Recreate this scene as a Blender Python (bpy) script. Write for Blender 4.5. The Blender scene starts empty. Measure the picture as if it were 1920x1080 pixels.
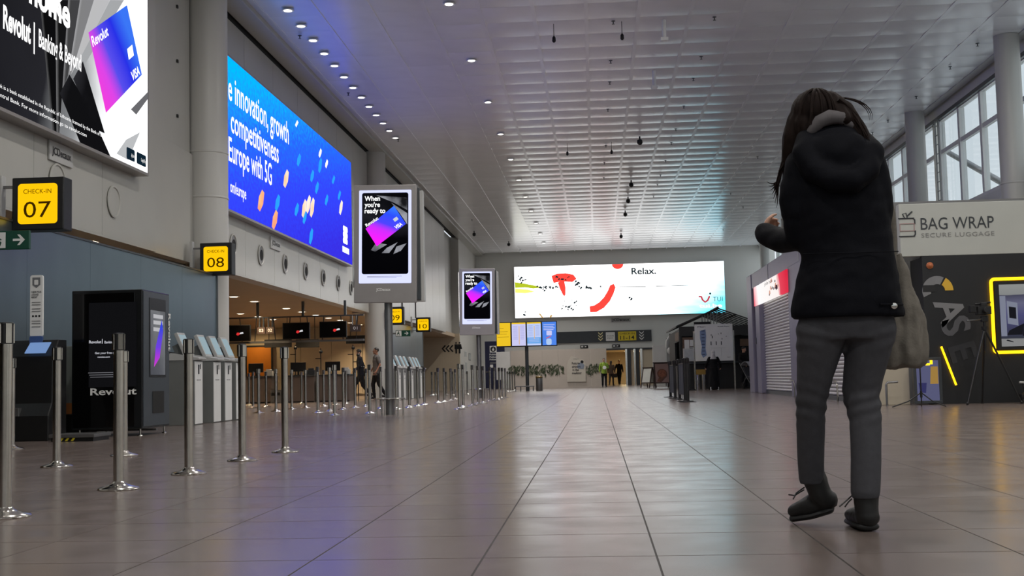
import bpy, bmesh, math, random
from mathutils import Vector, Matrix
random.seed(7)
sc = bpy.context.scene
C = sc.collection
PI = math.pi

# ------------------------------------------------------------------ camera, world, exposure
YAW, PITCH, ROLL, FPX, CAMH = -0.067568, 0.0740066, -0.0227491, 2286.16, 0.61942
_fw = Vector((math.sin(YAW)*math.cos(PITCH), math.cos(YAW)*math.cos(PITCH), math.sin(PITCH)))
_r = Vector((math.cos(YAW), -math.sin(YAW), 0)); _u = _r.cross(_fw)
_R = math.cos(ROLL)*_r + math.sin(ROLL)*_u
_U = -math.sin(ROLL)*_r + math.cos(ROLL)*_u
cam = bpy.data.objects.new('camera', bpy.data.cameras.new('camera'))
C.objects.link(cam)
m = Matrix((_R, _U, -_fw)).transposed().to_4x4(); m.translation = (0, 0, CAMH)
cam.matrix_world = m
cam.data.sensor_width = 36.0
cam.data.lens = FPX/1920*36.0
cam.data.clip_start = 0.05; cam.data.clip_end = 400
sc.camera = cam

def _ray(px, py): return _fw + (px-960)/FPX*_R - (py-540)/FPX*_U
def at_x(px, py, X):
    d = _ray(px, py); t = X/d.x; return Vector((X, d.y*t, CAMH+d.z*t))
def at_y(px, py, Y):
    d = _ray(px, py); t = Y/d.y; return Vector((d.x*t, Y, CAMH+d.z*t))
def at_z(px, py, Z=0.0):
    d = _ray(px, py); t = (Z-CAMH)/d.z; return Vector((d.x*t, d.y*t, Z))

world = bpy.data.worlds.new('overcast_sky'); sc.world = world; world.use_nodes = True
wn = world.node_tree.nodes; wl = world.node_tree.links
bgn = wn['Background']
tc = wn.new('ShaderNodeTexCoord'); sep = wn.new('ShaderNodeSeparateXYZ'); rp = wn.new('ShaderNodeValToRGB')
wl.new(tc.outputs['Generated'], sep.inputs[0]); wl.new(sep.outputs['Z'], rp.inputs[0])
rp.color_ramp.elements[0].color = (.80, .86, .90, 1); rp.color_ramp.elements[1].color = (.76, .85, .95, 1)
wl.new(rp.outputs[0], bgn.inputs['Color'])
SKY = 0.95
bgn.inputs['Strength'].default_value = SKY
sc.view_settings.view_transform = 'Standard'
sc.view_settings.look = 'None'
sc.view_settings.gamma = 1.0
sc.view_settings.use_curve_mapping = False
sc.view_settings.exposure = 0.06
LAMP_HALL, LAMP_NEAR, LAMP_ROW, LAMP_LOW = 190.0, 165.0, 14.0, 46.0
SCREEN = 1.5

# ------------------------------------------------------------------ helpers
def S(r, g, b):
    f = lambda c: (c/255/12.92) if c/255 <= .04045 else ((c/255+.055)/1.055)**2.4
    return (f(r), f(g), f(b), 1.0)

_mats = {}
def pm(key, col, rough=.5, metal=0.0, spec=.5, noise=None, bump=None, coat=0.0, island=0.0, aniso=None):
    """noise=(scale, amount); bump=(scale, strength)"""
    if key in _mats: return _mats[key]
    m = bpy.data.materials.new(key); m.use_nodes = True; _mats[key] = m
    n, l = m.node_tree.nodes, m.node_tree.links
    b = n['Principled BSDF']
    b.inputs['Roughness'].default_value = rough; b.inputs['Metallic'].default_value = metal
    b.inputs['Specular IOR Level'].default_value = spec; b.inputs['Coat Weight'].default_value = coat
    b.inputs['Coat Roughness'].default_value = .12
    b.inputs['Base Color'].default_value = col
    t = n.new('ShaderNodeTexCoord')
    last = None
    if noise:
        nz = n.new('ShaderNodeTexNoise'); nz.inputs['Scale'].default_value = noise[0]; nz.inputs['Detail'].default_value = 4
        l.new(t.outputs['Object'], nz.inputs['Vector'])
        mr = n.new('ShaderNodeMapRange'); mr.inputs['From Min'].default_value = .3; mr.inputs['From Max'].default_value = .7
        mr.inputs['To Min'].default_value = 1-noise[1]; mr.inputs['To Max'].default_value = 1+noise[1]
        l.new(nz.outputs['Fac'], mr.inputs['Value']); last = mr.outputs[0]
    if island:
        ge = n.new('ShaderNodeNewGeometry'); oi = n.new('ShaderNodeObjectInfo')
        ad = n.new('ShaderNodeMath'); ad.operation = 'ADD'; l.new(ge.outputs['Random Per Island'], ad.inputs[0]); l.new(oi.outputs['Random'], ad.inputs[1])
        fr = n.new('ShaderNodeMath'); fr.operation = 'FRACT'; l.new(ad.outputs[0], fr.inputs[0])
        mr2 = n.new('ShaderNodeMapRange'); mr2.inputs['To Min'].default_value = 1-island; mr2.inputs['To Max'].default_value = 1+island
        l.new(fr.outputs[0], mr2.inputs['Value'])
        if last is None: last = mr2.outputs[0]
        else:
            mu = n.new('ShaderNodeMath'); mu.operation = 'MULTIPLY'; l.new(last, mu.inputs[0]); l.new(mr2.outputs[0], mu.inputs[1]); last = mu.outputs[0]
    if last is not None:
        vm = n.new('ShaderNodeVectorMath'); vm.operation = 'SCALE'; vm.inputs[0].default_value = col[:3]
        l.new(last, vm.inputs['Scale']); l.new(vm.outputs[0], b.inputs['Base Color'])
    if bump:
        nb = n.new('ShaderNodeTexNoise'); nb.inputs['Scale'].default_value = bump[0]; nb.inputs['Detail'].default_value = 3
        l.new(t.outputs['Object'], nb.inputs['Vector'])
        bp = n.new('ShaderNodeBump'); bp.inputs['Strength'].default_value = bump[1]; bp.inputs['Distance'].default_value = .01
        l.new(nb.outputs['Fac'], bp.inputs['Height']); l.new(bp.outputs[0], b.inputs['Normal'])
    return m

def em(key, col, strength=1.0):
    if key in _mats: return _mats[key]
    m = bpy.data.materials.new(key); m.use_nodes = True; _mats[key] = m
    n, l = m.node_tree.nodes, m.node_tree.links
    n.remove(n['Principled BSDF'])
    e = n.new('ShaderNodeEmission'); e.inputs[0].default_value = col; e.inputs[1].default_value = strength
    l.new(e.outputs[0], n['Material Output'].inputs[0])
    return m

def grad(key, stops, d, lo, hi, strength=1.0, noise=None, emit=True, rough=.4):
    """ramp along direction d in object space, from lo to hi: printed or shown colour of a picture"""
    if key in _mats: return _mats[key]
    m = bpy.data.materials.new(key); m.use_nodes = True; _mats[key] = m
    n, l = m.node_tree.nodes, m.node_tree.links
    t = n.new('ShaderNodeTexCoord'); dt = n.new('ShaderNodeVectorMath'); dt.operation = 'DOT_PRODUCT'; dt.inputs[1].default_value = d
    l.new(t.outputs['Object'], dt.inputs[0])
    mr = n.new('ShaderNodeMapRange'); mr.inputs['From Min'].default_value = lo; mr.inputs['From Max'].default_value = hi
    l.new(dt.outputs['Value'], mr.inputs['Value'])
    fac = mr.outputs[0]
    if noise:
        nz = n.new('ShaderNodeTexNoise'); nz.inputs['Scale'].default_value = noise[0]; nz.inputs['Detail'].default_value = 3
        mp = n.new('ShaderNodeMapping'); mp.inputs['Scale'].default_value = noise[2] if len(noise) > 2 else (1, 1, 1)
        l.new(t.outputs['Object'], mp.inputs[0]); l.new(mp.outputs[0], nz.inputs['Vector'])
        mm = n.new('ShaderNodeMath'); mm.operation = 'MULTIPLY_ADD'; mm.inputs[1].default_value = noise[1]; l.new(nz.outputs['Fac'], mm.inputs[0])
        a2 = n.new('ShaderNodeMath'); a2.operation = 'SUBTRACT'; a2.inputs[1].default_value = noise[1]*.5
        l.new(fac, mm.inputs[2]); l.new(mm.outputs[0], a2.inputs[0]); fac = a2.outputs[0]
    r = n.new('ShaderNodeValToRGB'); l.new(fac, r.inputs[0])
    el = r.color_ramp.elements
    while len(el) < len(stops): el.new(.5)
    for e_, (p_, c_) in zip(el, stops): e_.position = p_; e_.color = c_
    if emit:
        n.remove(n['Principled BSDF'])
        e = n.new('ShaderNodeEmission'); e.inputs[1].default_value = strength
        l.new(r.outputs[0], e.inputs[0]); l.new(e.outputs[0], n['Material Output'].inputs[0])
    else:
        b = n['Principled BSDF']; b.inputs['Roughness'].default_value = rough; l.new(r.outputs[0], b.inputs['Base Color'])
    return m

class MB:
    def __init__(s): s.bm = bmesh.new()
    def box(s, x0, x1, y0, y1, z0, z1):
        v = [s.bm.verts.new((x, y, z)) for x in (x0, x1) for y in (y0, y1) for z in (z0, z1)]
        for f in ((0,1,3,2), (4,6,7,5), (0,4,5,1), (2,3,7,6), (0,2,6,4), (1,5,7,3)): s.bm.faces.new([v[i] for i in f])
        return s
    def cyl(s, p0, p1, r0, r1=None, n=16): return s.tube([p0, p1], [r0, r0 if r1 is None else r1], n)
    def tube(s, pts, rad, n=10, caps=True):
        """loft of circles (or (a, b) ellipses) along points"""
        pts = [Vector(p) for p in pts]
        if not isinstance(rad, (list, tuple)): rad = [rad]*len(pts)
        ref = None; rings = []
        for i, p in enumerate(pts):
            d = (pts[min(i+1, len(pts)-1)]-pts[max(i-1, 0)])
            d = d.normalized() if d.length > 1e-9 else Vector((0, 0, 1))
            if ref is None: ref = Vector((1, 0, 0)) if abs(d.x) < .8 else Vector((0, 1, 0))
            a = (ref-d*ref.dot(d)).normalized(); b = d.cross(a); ref = a
            ra, rb = rad[i] if isinstance(rad[i], (list, tuple)) else (rad[i], rad[i])
            rings.append([s.bm.verts.new(p+a*(ra*math.cos(2*PI*k/n))+b*(rb*math.sin(2*PI*k/n))) for k in range(n)])
        for A, Bq in zip(rings, rings[1:]):
            for k in range(n): s.bm.faces.new((A[k], A[(k+1) % n], Bq[(k+1) % n], Bq[k]))
        if caps:
            s.bm.faces.new(rings[0][::-1]); s.bm.faces.new(rings[-1])
        return s
    def limb(s, pts, rad, n=12):
        """tube with rounded ends"""
        pts = [Vector(p) for p in pts]; rad = [r if isinstance(r, (list, tuple)) else (r, r) for r in rad]
        d0 = (pts[0]-pts[1]).normalized(); d1 = (pts[-1]-pts[-2]).normalized()
        r0, r1 = min(rad[0]), min(rad[-1])
        P = [pts[0]+d0*r0*math.sin(a) for a in (1.5, 1.1, .6)]+pts+[pts[-1]+d1*r1*math.sin(a) for a in (.6, 1.1, 1.5)]
        cs = lambda r, a: (r[0]*math.cos(a), r[1]*math.cos(a))
        Rr = [cs(rad[0], a) for a in (1.5, 1.1, .6)]+list(rad)+[cs(rad[-1], a) for a in (.6, 1.1, 1.5)]
        return s.tube(P, Rr, n)
    def sections(s, secs, n=20, caps=True):
        """secs: (z, cx, cy, rx, ry)"""
        rings = [[s.bm.verts.new((cx+rx*math.cos(2*PI*k/n), cy+ry*math.sin(2*PI*k/n), z)) for k in range(n)] for z, cx, cy, rx, ry in secs]
        up = secs[-1][0] > secs[0][0]
        for A, Bq in zip(rings, rings[1:]):
            for k in range(n):
                q = (A[k], A[(k+1) % n], Bq[(k+1) % n], Bq[k]); s.bm.faces.new(q if up else q[::-1])
        if caps:
            s.bm.faces.new(rings[0][::-1] if up else rings[0]); s.bm.faces.new(rings[-1] if up else rings[-1][::-1])
        return s
    def ball(s, c, r, seg=12, rot=None):
        r = r if isinstance(r, (list, tuple)) else (r, r, r)
        M = Matrix.Translation(c) @ (rot.to_4x4() if rot else Matrix()) @ Matrix.Diagonal((*r, 1))
        bmesh.ops.create_uvsphere(s.bm, u_segments=seg, v_segments=max(6, seg*2//3), radius=1, matrix=M)
        return s
    def lathe(s, prof, c=(0, 0, 0), n=24):
        rings = [[s.bm.verts.new((c[0]+r*math.cos(2*PI*k/n), c[1]+r*math.sin(2*PI*k/n), c[2]+z)) for k in range(n)] for r, z in prof]
        for A, Bq in zip(rings, rings[1:]):
            for k in range(n): s.bm.faces.new((A[k], A[(k+1) % n], Bq[(k+1) % n], Bq[k]))
        s.bm.faces.new(rings[0][::-1]); s.bm.faces.new(rings[-1])
        return s
    def prism(s, pts, y0, y1):
        """polygon in the local x-z plane, from y0 (front) to y1"""
        area = sum(a[0]*b[1]-b[0]*a[1] for a, b in zip(pts, pts[1:]+pts[:1]))
        if area < 0: pts = pts[::-1]
        A = [s.bm.verts.new((x, y0, z)) for x, z in pts]; Bq = [s.bm.verts.new((x, y1, z)) for x, z in pts]
        n = len(pts)
        s.bm.faces.new(A); s.bm.faces.new(Bq[::-1])
        for k in range(n): s.bm.faces.new((A[k], Bq[k], Bq[(k+1) % n], A[(k+1) % n]))
        return s
    def prism_x(s, pts, x0, x1):
        """polygon in the y-z plane, extruded along x"""
        A = [s.bm.verts.new((x0, y, z)) for y, z in pts]; Bq = [s.bm.verts.new((x1, y, z)) for y, z in pts]
        n = len(pts); s.bm.faces.new(A[::-1]); s.bm.faces.new(Bq)
        for k in range(n): s.bm.faces.new((A[k], A[(k+1) % n], Bq[(k+1) % n], Bq[k]))
        return s
    def frame(s, x0, x1, z0, z1, w, y0, y1):
        s.box(x0, x1, y0, y1, z0, z0+w); s.box(x0, x1, y0, y1, z1-w, z1)
        s.box(x0, x0+w, y0, y1, z0+w, z1-w); s.box(x1-w, x1, y0, y1, z0+w, z1-w)
        return s
    def move(s, M):
        bmesh.ops.transform(s.bm, matrix=M, verts=s.bm.verts); return s
    def mesh(s, name, bevel=0, smooth=False, angle=40, fix=True):
        bm = s.bm
        if fix: bmesh.ops.recalc_face_normals(bm, faces=bm.faces)
        if bevel:
            ed = [e for e in bm.edges if len(e.link_faces) == 2 and e.calc_face_angle(0) > .6]
            bmesh.ops.bevel(bm, geom=ed, offset=bevel, segments=2, affect='EDGES', profile=.6, clamp_overlap=True)
        me = bpy.data.meshes.new(name); bm.to_mesh(me); bm.free()
        if smooth:
            me.polygons.foreach_set('use_smooth', [True]*len(me.polygons))
            me.set_sharp_from_angle(angle=math.radians(angle))
        return me
    def build(s, name, mat, parent=None, bevel=0, smooth=False, angle=40):
        return link(name, s.mesh(name, bevel, smooth, angle), mat, parent)

def link(name, me, mat, parent=None):
    o = bpy.data.objects.new(name, me); C.objects.link(o)
    if mat is not None:
        if len(me.materials) == 0: me.materials.append(mat)
        else: me.materials[0] = mat
    if parent: o.parent = parent
    return o

def tag(o, label=None, cat=None, group=None, kind=None):
    if label: o['label'] = label
    if cat: o['category'] = cat
    if group: o['group'] = group
    if kind: o['kind'] = kind
    return o
def thing(name, label, cat, loc=(0, 0, 0), rz=0.0, group=None):
    o = bpy.data.objects.new(name, None); C.objects.link(o)
    o.location = loc; o.rotation_euler = (0, 0, rz); o.empty_display_size = .2
    return tag(o, label, cat, group)
def struct(name, mb, mat, parent=None, bevel=0, smooth=False):
    o = mb.build(name, mat, parent, bevel, smooth)
    if not parent: o['kind'] = 'structure'
    return o
def dup(root, loc, rz=None, label=None, group=None):
    r = root.copy(); C.objects.link(r); r.location = loc
    if rz is not None: r.rotation_euler = (0, 0, rz)
    if label: r['label'] = label
    if group: r['group'] = group
    for ch in list(root.children):
        c = ch.copy(); C.objects.link(c); c.parent = r
        for g in list(ch.children):
            d = g.copy(); C.objects.link(d); d.parent = c
    return r

def _eval_mesh(o):
    dg = bpy.context.evaluated_depsgraph_get(); dg.update()
    me = bpy.data.meshes.new_from_object(o.evaluated_get(dg), depsgraph=dg)
    return me
def remesh(mb, name, voxel, smooth=4, fac=.5):
    me = mb.mesh(name)
    o = bpy.data.objects.new('tmp_shape', me); C.objects.link(o)
    r = o.modifiers.new('r', 'REMESH'); r.mode = 'VOXEL'; r.voxel_size = voxel; r.use_smooth_shade = True
    if smooth:
        q = o.modifiers.new('s', 'SMOOTH'); q.factor = fac; q.iterations = smooth
    out = _eval_mesh(o); out.name = name
    bpy.data.objects.remove(o); bpy.data.meshes.remove(me)
    out.polygons.foreach_set('use_smooth', [True]*len(out.polygons))
    return out

def text(s, mat, parent, x, z, h=None, w=None, y=-.012, bold=0.0, align='LEFT', name='lettering', rot=0.0, ext=.001, space=1.0, line=1.0):
    """lettering in the local x-z plane facing -y; h = cap height, w = total width (either may be left free)"""
    cu = bpy.data.curves.new('lettering', 'FONT'); cu.body = s; cu.size = 1.0; cu.offset = bold; cu.extrude = 0; cu.resolution_u = 3
    cu.space_character = space; cu.space_line = line
    o = bpy.data.objects.new('tmp_text', cu); C.objects.link(o)
    me = _eval_mesh(o); bpy.data.objects.remove(o); bpy.data.curves.remove(cu)
    xs = [v.co.x for v in me.vertices]; x0, x1 = min(xs), max(xs)
    cap = .69
    sx = sz = None
    if h: sz = h/cap
    if w: sx = w/(x1-x0)
    sx = sx or sz; sz = sz or sx
    ox = {'LEFT': x0, 'CENTER': (x0+x1)/2, 'RIGHT': x1}[align]
    c, sn = math.cos(rot), math.sin(rot)
    for v in me.vertices:
        a, b = (v.co.x-ox)*sx, v.co.y*sz
        v.co = (x+a*c-b*sn, y, z+a*sn+b*c)
    me.name = name
    if len(me.polygons) and me.polygons[0].normal.y > 0: me.flip_normals()
    me.materials.clear()
    return link(name, me, mat, parent)
def shape(name, pts, mat, parent, y=-.01, t=.004):
    return MB().prism([tuple(p) for p in pts], y-t, y).build(name, mat, parent)
def rrect(x0, x1, z0, z1, r, n=5):
    out = []
    for cx, cz, a0 in ((x1-r, z0+r, -90), (x1-r, z1-r, 0), (x0+r, z1-r, 90), (x0+r, z0+r, 180)):
        out += [(cx+r*math.cos(math.radians(a0+90*k/n)), cz+r*math.sin(math.radians(a0+90*k/n))) for k in range(n+1)]
    return out
def disc(cx, cz, r, n=20): return [(cx+r*math.cos(2*PI*k/n), cz+r*math.sin(2*PI*k/n)) for k in range(n)]
def sgn_area(p): return sum(a[0]*b[1]-b[0]*a[1] for a, b in zip(p, p[1:]+p[:1]))

# ------------------------------------------------------------------ materials
WALL = pm('wall_paint_grey', S(176, 174, 168), .45, noise=(.6, .03))
FASCIA = pm('fascia_panel_paint', S(172, 171, 165), .35, noise=(.8, .04))
WHITEW = pm('far_wall_paint', S(224, 225, 220), .5, noise=(.4, .02))
CREAM = pm('cream_panel', S(205, 190, 165), .5, noise=(1, .04))
CEILP = pm('ceiling_metal_panel', S(222, 222, 225), .24, spec=.9, noise=(1.5, .03), island=.03)
CEILB = pm('ceiling_backing', S(190, 190, 190), .6, noise=(1, .03))
DARKGAP = pm('dark_gap', S(22, 22, 22), .8, noise=(3, .1))
LOWCEIL = pm('low_ceiling_paint', S(165, 140, 108), .5, noise=(.7, .05))
COLUMN = pm('column_paint', S(188, 187, 182), .4, noise=(.8, .03))
def floor_mat():
    m = pm('floor_granite', S(106, 95, 90), .2, noise=(26, .10), island=.05)
    n, l = m.node_tree.nodes, m.node_tree.links
    b = n['Principled BSDF']; b.inputs['Specular IOR Level'].default_value = .7
    t = n.new('ShaderNodeTexCoord'); v = n.new('ShaderNodeTexNoise'); v.inputs['Scale'].default_value = 3.0; v.inputs['Detail'].default_value = 6
    ge = n.new('ShaderNodeNewGeometry'); l.new(ge.outputs['Position'], v.inputs['Vector'])
    mr = n.new('ShaderNodeMapRange'); mr.inputs['From Min'].default_value = .3; mr.inputs['From Max'].default_value = .7
    mr.inputs['To Min'].default_value = .19; mr.inputs['To Max'].default_value = .27
    l.new(v.outputs['Fac'], mr.inputs['Value']); l.new(mr.outputs[0], b.inputs['Roughness'])
    return m
FLOOR = floor_mat()
GROUT = pm('floor_joint', S(28, 24, 22), .7, noise=(8, .1))
STEEL = pm('brushed_steel', S(205, 203, 198), .16, 1.0, noise=(14, .08))
STEELD = pm('dull_steel', S(128, 128, 128), .4, .9, noise=(6, .06))
BLACK = pm('black_plastic', S(16, 16, 17), .4, noise=(8, .15))
MATTE = pm('black_matte', S(18, 18, 19), .75, noise=(8, .15))
GREY = pm('grey_paint', S(120, 120, 120), .45, noise=(4, .04))
LGREY = pm('light_grey_paint', S(176, 176, 174), .4, noise=(4, .03))
WHITE = pm('white_paint', S(222, 222, 220), .45, noise=(3, .03))
ANTHR = pm('anthracite', S(52, 56, 60), .35, noise=(4, .06))
TOTEM = pm('totem_silver', S(150, 146, 144), .35, .3, noise=(4, .03))
PARTM = pm('partition_metal', S(112, 128, 136), .3, .75, noise=(1.2, .06), bump=(2.5, .12))
LAMPW = em('lamp_white', (1, .95, .86, 1), 5)
LAMPWARM = em('lamp_warm', (1, .83, .6, 1), 9)
TXTBLK = pm('print_black', S(22, 22, 24), .5, noise=(5, .05))
TXTWHT = pm('print_white', S(225, 225, 222), .5, noise=(5, .03))
E_WHITE = em('lit_white', (1, 1, 1, 1), SCREEN)
E_TXT = em('lit_text_white', (1, 1, 1, 1), SCREEN*.8)
E_BLACK = em('lit_black', S(4, 4, 6), 1)
E_YEL = em('lit_yellow', S(255, 196, 10), 1.05)
E_SIGNTXT = em('lit_sign_text', S(70, 46, 0), .6)
E_NEON = em('neon_yellow', S(255, 190, 20), 3.0)
E_SCREEN = em('kiosk_screen', S(190, 215, 225), .55)
GLASS = bpy.data.materials.new('window_glass'); GLASS.use_nodes = True
def _glass():
    n, l = GLASS.node_tree.nodes, GLASS.node_tree.links
    n.remove(n['Principled BSDF'])
    a = n.new('ShaderNodeBsdfTransparent'); a.inputs[0].default_value = (.93, .96, .97, 1)
    g = n.new('ShaderNodeBsdfGlossy'); g.inputs['Roughness'].default_value = .03
    f = n.new('ShaderNodeFresnel'); f.inputs['IOR'].default_value = 1.45
    ge = n.new('ShaderNodeNewGeometry'); iv = n.new('ShaderNodeMath'); iv.operation = 'SUBTRACT'; iv.inputs[0].default_value = 1.0
    l.new(ge.outputs['Backfacing'], iv.inputs[1]); mu = n.new('ShaderNodeMath'); mu.operation = 'MULTIPLY'
    l.new(f.outputs[0], mu.inputs[0]); l.new(iv.outputs[0], mu.inputs[1])
    x = n.new('ShaderNodeMixShader'); l.new(mu.outputs[0], x.inputs[0]); l.new(a.outputs[0], x.inputs[1]); l.new(g.outputs[0], x.inputs[2])
    l.new(x.outputs[0], n['Material Output'].inputs[0])
_glass()
# ------------------------------------------------------------------ floor
X_A, Y_B, T = -0.412, 4.272, 0.6
floor = struct('floor', MB().box(-32, 14, -10, 90, -.2, -.0012), GROUT)
def tile_mb(w, d, mb, ox=0, oy=0):
    # slab with worn, slightly eased edges: top + chamfer
    j, c = .0032, .0004
    x0, x1, y0, y1 = ox-w/2+j, ox+w/2-j, oy-d/2+.0045, oy+d/2-.0045
    bm = mb.bm
    lo = [bm.verts.new(p) for p in ((x0, y0, -.0012), (x1, y0, -.0012), (x1, y1, -.0012), (x0, y1, -.0012))]
    hi = [bm.verts.new(p) for p in ((x0+c, y0+c*.5, 0), (x1-c, y0+c*.5, 0), (x1-c, y1-c*.5, 0), (x0+c, y1-c*.5, 0))]
    bm.faces.new(hi)
    for k in range(4): bm.faces.new((lo[k], lo[(k+1) % 4], hi[(k+1) % 4], hi[k]))
def scr(p):
    d = Vector(p)-Vector((0, 0, CAMH)); z = d.dot(_fw)
    return (960+FPX*d.dot(_R)/z, 540-FPX*d.dot(_U)/z) if z > .3 else None
cells = []
for i in range(-36, 23):
    for j in range(-12, 129):
        cx, cy = X_A+T*(i+.5), Y_B+T*(j+.5)
        if cx < -31.5 or cx > 13.4 or cy < -9 or cy > 88: continue
        q = scr((cx, cy, 0)); a = 0
        if q and -80 < q[0] < 2000 and q[1] < 1140: a = 1/max(cy, .5)**3
        cells.append((a, cx, cy))
cells.sort(reverse=True)
mb = MB(); tile_mb(T, T, mb); tile_me = mb.mesh('floor_tile', fix=False); tile_me.materials.append(FLOOR)
field = MB()
for k, (a, cx, cy) in enumerate(cells):
    if k < 300 and a > 0:
        o = bpy.data.objects.new('floor_tile', tile_me); C.objects.link(o); o.location = (cx, cy, 0); o.parent = floor
    else: tile_mb(T, T, field, cx, cy)
fm = field.mesh('tile_field', fix=False)
tag(link('tile_field', fm, FLOOR, floor), kind='stuff')

# ------------------------------------------------------------------ ceiling
CX0, CDX, CY0, CDY, CZ = -3.05-.607, 1.214, 26.44-.612, 1.224, 9.0
ceiling = struct('ceiling', MB().box(-8.4, 12.0, -10, 86, 9.12, 9.3), CEILB)
def panel_mb(mb, ox, oy, sag=.028):
    bm = mb.bm; nx, ny = 4, 6; w, d = CDX-.07, CDY-.004
    g = []
    for a in range(nx+1):
        row = []
        for b in range(ny+1):
            u, v = a/nx*2-1, b/ny*2-1
            z = -sag*(1-v*v)*(1-.35*u**4)+.004*(u*u)
            row.append(bm.verts.new((ox+u*w/2, oy+v*d/2, CZ+.02+z)))
        g.append(row)
    for a in range(nx):
        for b in range(ny):
            f = bm.faces.new((g[a][b], g[a][b+1], g[a+1][b+1], g[a+1][b])); f.smooth = True
pcs = []
ncol = 12
for i in range(-3, 12):
    for j in range(-28, 45):
        cx, cy = CX0+CDX*(i+.5), CY0+CDY*(j+.5)
        if cx < -7.4+.5 or cx > 11.0-.4 or cy > 81.2: continue
        q = scr((cx, cy, CZ)); a = 1/cy**2 if q and -60 < q[0] < 1980 and q[1] > -40 else 0
        pcs.append((a, cx, cy))
pcs.sort(reverse=True)
mb = MB(); panel_mb(mb, 0, 0); pan_me = mb.mesh('ceiling_panel', fix=False); pan_me.materials.append(CEILP)
pan_me.polygons.foreach_set('use_smooth', [True]*len(pan_me.polygons))
mb = MB(); panel_mb(mb, 0, 0, .008); flat_me = mb.mesh('ceiling_panel_flat', fix=False); flat_me.materials.append(CEILP)
fld = MB()
for k, (a, cx, cy) in enumerate(pcs):
    if k < 300 and a > 0:
        o = bpy.data.objects.new('ceiling_panel', pan_me if cx > -3.7 else flat_me); C.objects.link(o); o.location = (cx, cy, 0); o.parent = ceiling
    else: panel_mb(fld, cx, cy, .028 if cx > -3.7 else .008)
fm = fld.mesh('panel_field', fix=False); fm.polygons.foreach_set('use_smooth', [True]*len(fm.polygons))
tag(link('panel_field', fm, CEILP, ceiling), kind='stuff')
# runner strips between the columns of panels
for i in range(-3, 12):
    x = CX0+CDX*i
    MB().box(x-.045, x+.045, -10, 81.4, CZ+.003, CZ+.03).build('ceiling_runner', CEILP, ceiling)
# edge strips either side and soffit
MB().box(-7.45, CX0-2*CDX-1.2, -10, 81.4, CZ-.004, CZ+.1).build('ceiling_edge', CEILB, ceiling)
MB().box(10.86, 11.12, -10, 81.4, CZ-.01, CZ+.1).build('ceiling_edge', CEILB, ceiling)
struct('trim_1', MB().box(-7.95, -7.42, -10, 81.4, 8.88, 9.1), FASCIA, bevel=.01)
struct('trim_2', MB().box(-8.3, -7.96, -10, 81.4, 8.98, 9.1), DARKGAP)

# ------------------------------------------------------------------ left wall: fascia over the check-in openings
def fascia(y0, y1, z0, z1, name, n):
    w = struct(name, MB().box(-8.35, -8.03, y0, y1, z0, z1), DARKGAP)
    dy = (y1-y0)/n
    MB().box(-8.36, -8.0, y0, y1, z0-.03, z0+.002).build('lower_edge', FASCIA, w)
    for k in range(n):
        MB().box(-8.1, -8.0, y0+dy*k+.006, y0+dy*(k+1)-.006, z0, 8.78).build('wall_panel', FASCIA, w, bevel=.008)
    return w
wl_a = fascia(-10, 21.75, 3.11, 8.95, 'wall_left', 13)
wl_b = fascia(24.95, 42.75, 3.10, 8.95, 'wall_left_middle', 7)
wl_c = fascia(44.7, 65.0, 3.2, 8.95, 'wall_left_far', 8)
for y in (19.75, 17.6, 26.5, 28.75, 31.05, 33.3, 35.5, 37.6, 39.6, 41.2):
    par = wl_a if y < 22 else wl_b
    rr = .22 if y > 22 else .24
    rings = MB(); n = 28
    P = [(rr+.03, -7.985), (rr+.03, -7.97), (rr, -7.965), (rr-.01, -7.985)]
    rg = [[rings.bm.verts.new((x, y+r*math.cos(2*PI*k/n), 3.72+r*math.sin(2*PI*k/n))) for k in range(n)] for r, x in P]
    for A, Bq in zip(rg, rg[1:]):
        for k in range(n): rings.bm.faces.new((A[k], A[(k+1) % n], Bq[(k+1) % n], Bq[k]))
    v = rings.build('vent_ring', FASCIA, par, smooth=True)
    MB().cyl((-7.999, y, 3.72), (-7.982, y, 3.72), rr-.005, n=28).build('vent_plate', FASCIA if y < 22 else GREY, v)
    if y > 22:
        MB().cyl((-7.985, y+.03, 3.72), (-7.975, y+.03, 3.72), (rr-.09), n=20).build('vent_hole', DARKGAP, v)
for y in (46.8, 50.2, 54.0):
    MB().box(-7.999, -7.985, y-.14, y+.14, 3.4, 4.2).build('slit_vent', DARKGAP, wl_c)
# recesses behind the columns
rc = struct('wall_left_recess', MB().box(-8.6, -8.3, 21.75, 24.95, 3.05, 8.95), FASCIA)
MB().box(-8.3, -8.12, 21.78, 24.0, 5.32, 8.95).build('wall_panel', FASCIA, rc, bevel=.01)
MB().box(-8.3, -8.06, 21.78, 24.0, 3.08, 5.3).build('wall_panel', FASCIA, rc, bevel=.01)
for z in (5.9, 7.0, 8.1):
    MB().box(-8.13, -8.09, 23.2, 23.26, z, z+.06).build('bracket', BLACK, rc)
rc2 = struct('wall_left_recess_far', MB().box(-8.6, -8.3, 42.75, 44.7, 3.05, 8.95), FASCIA)
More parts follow.
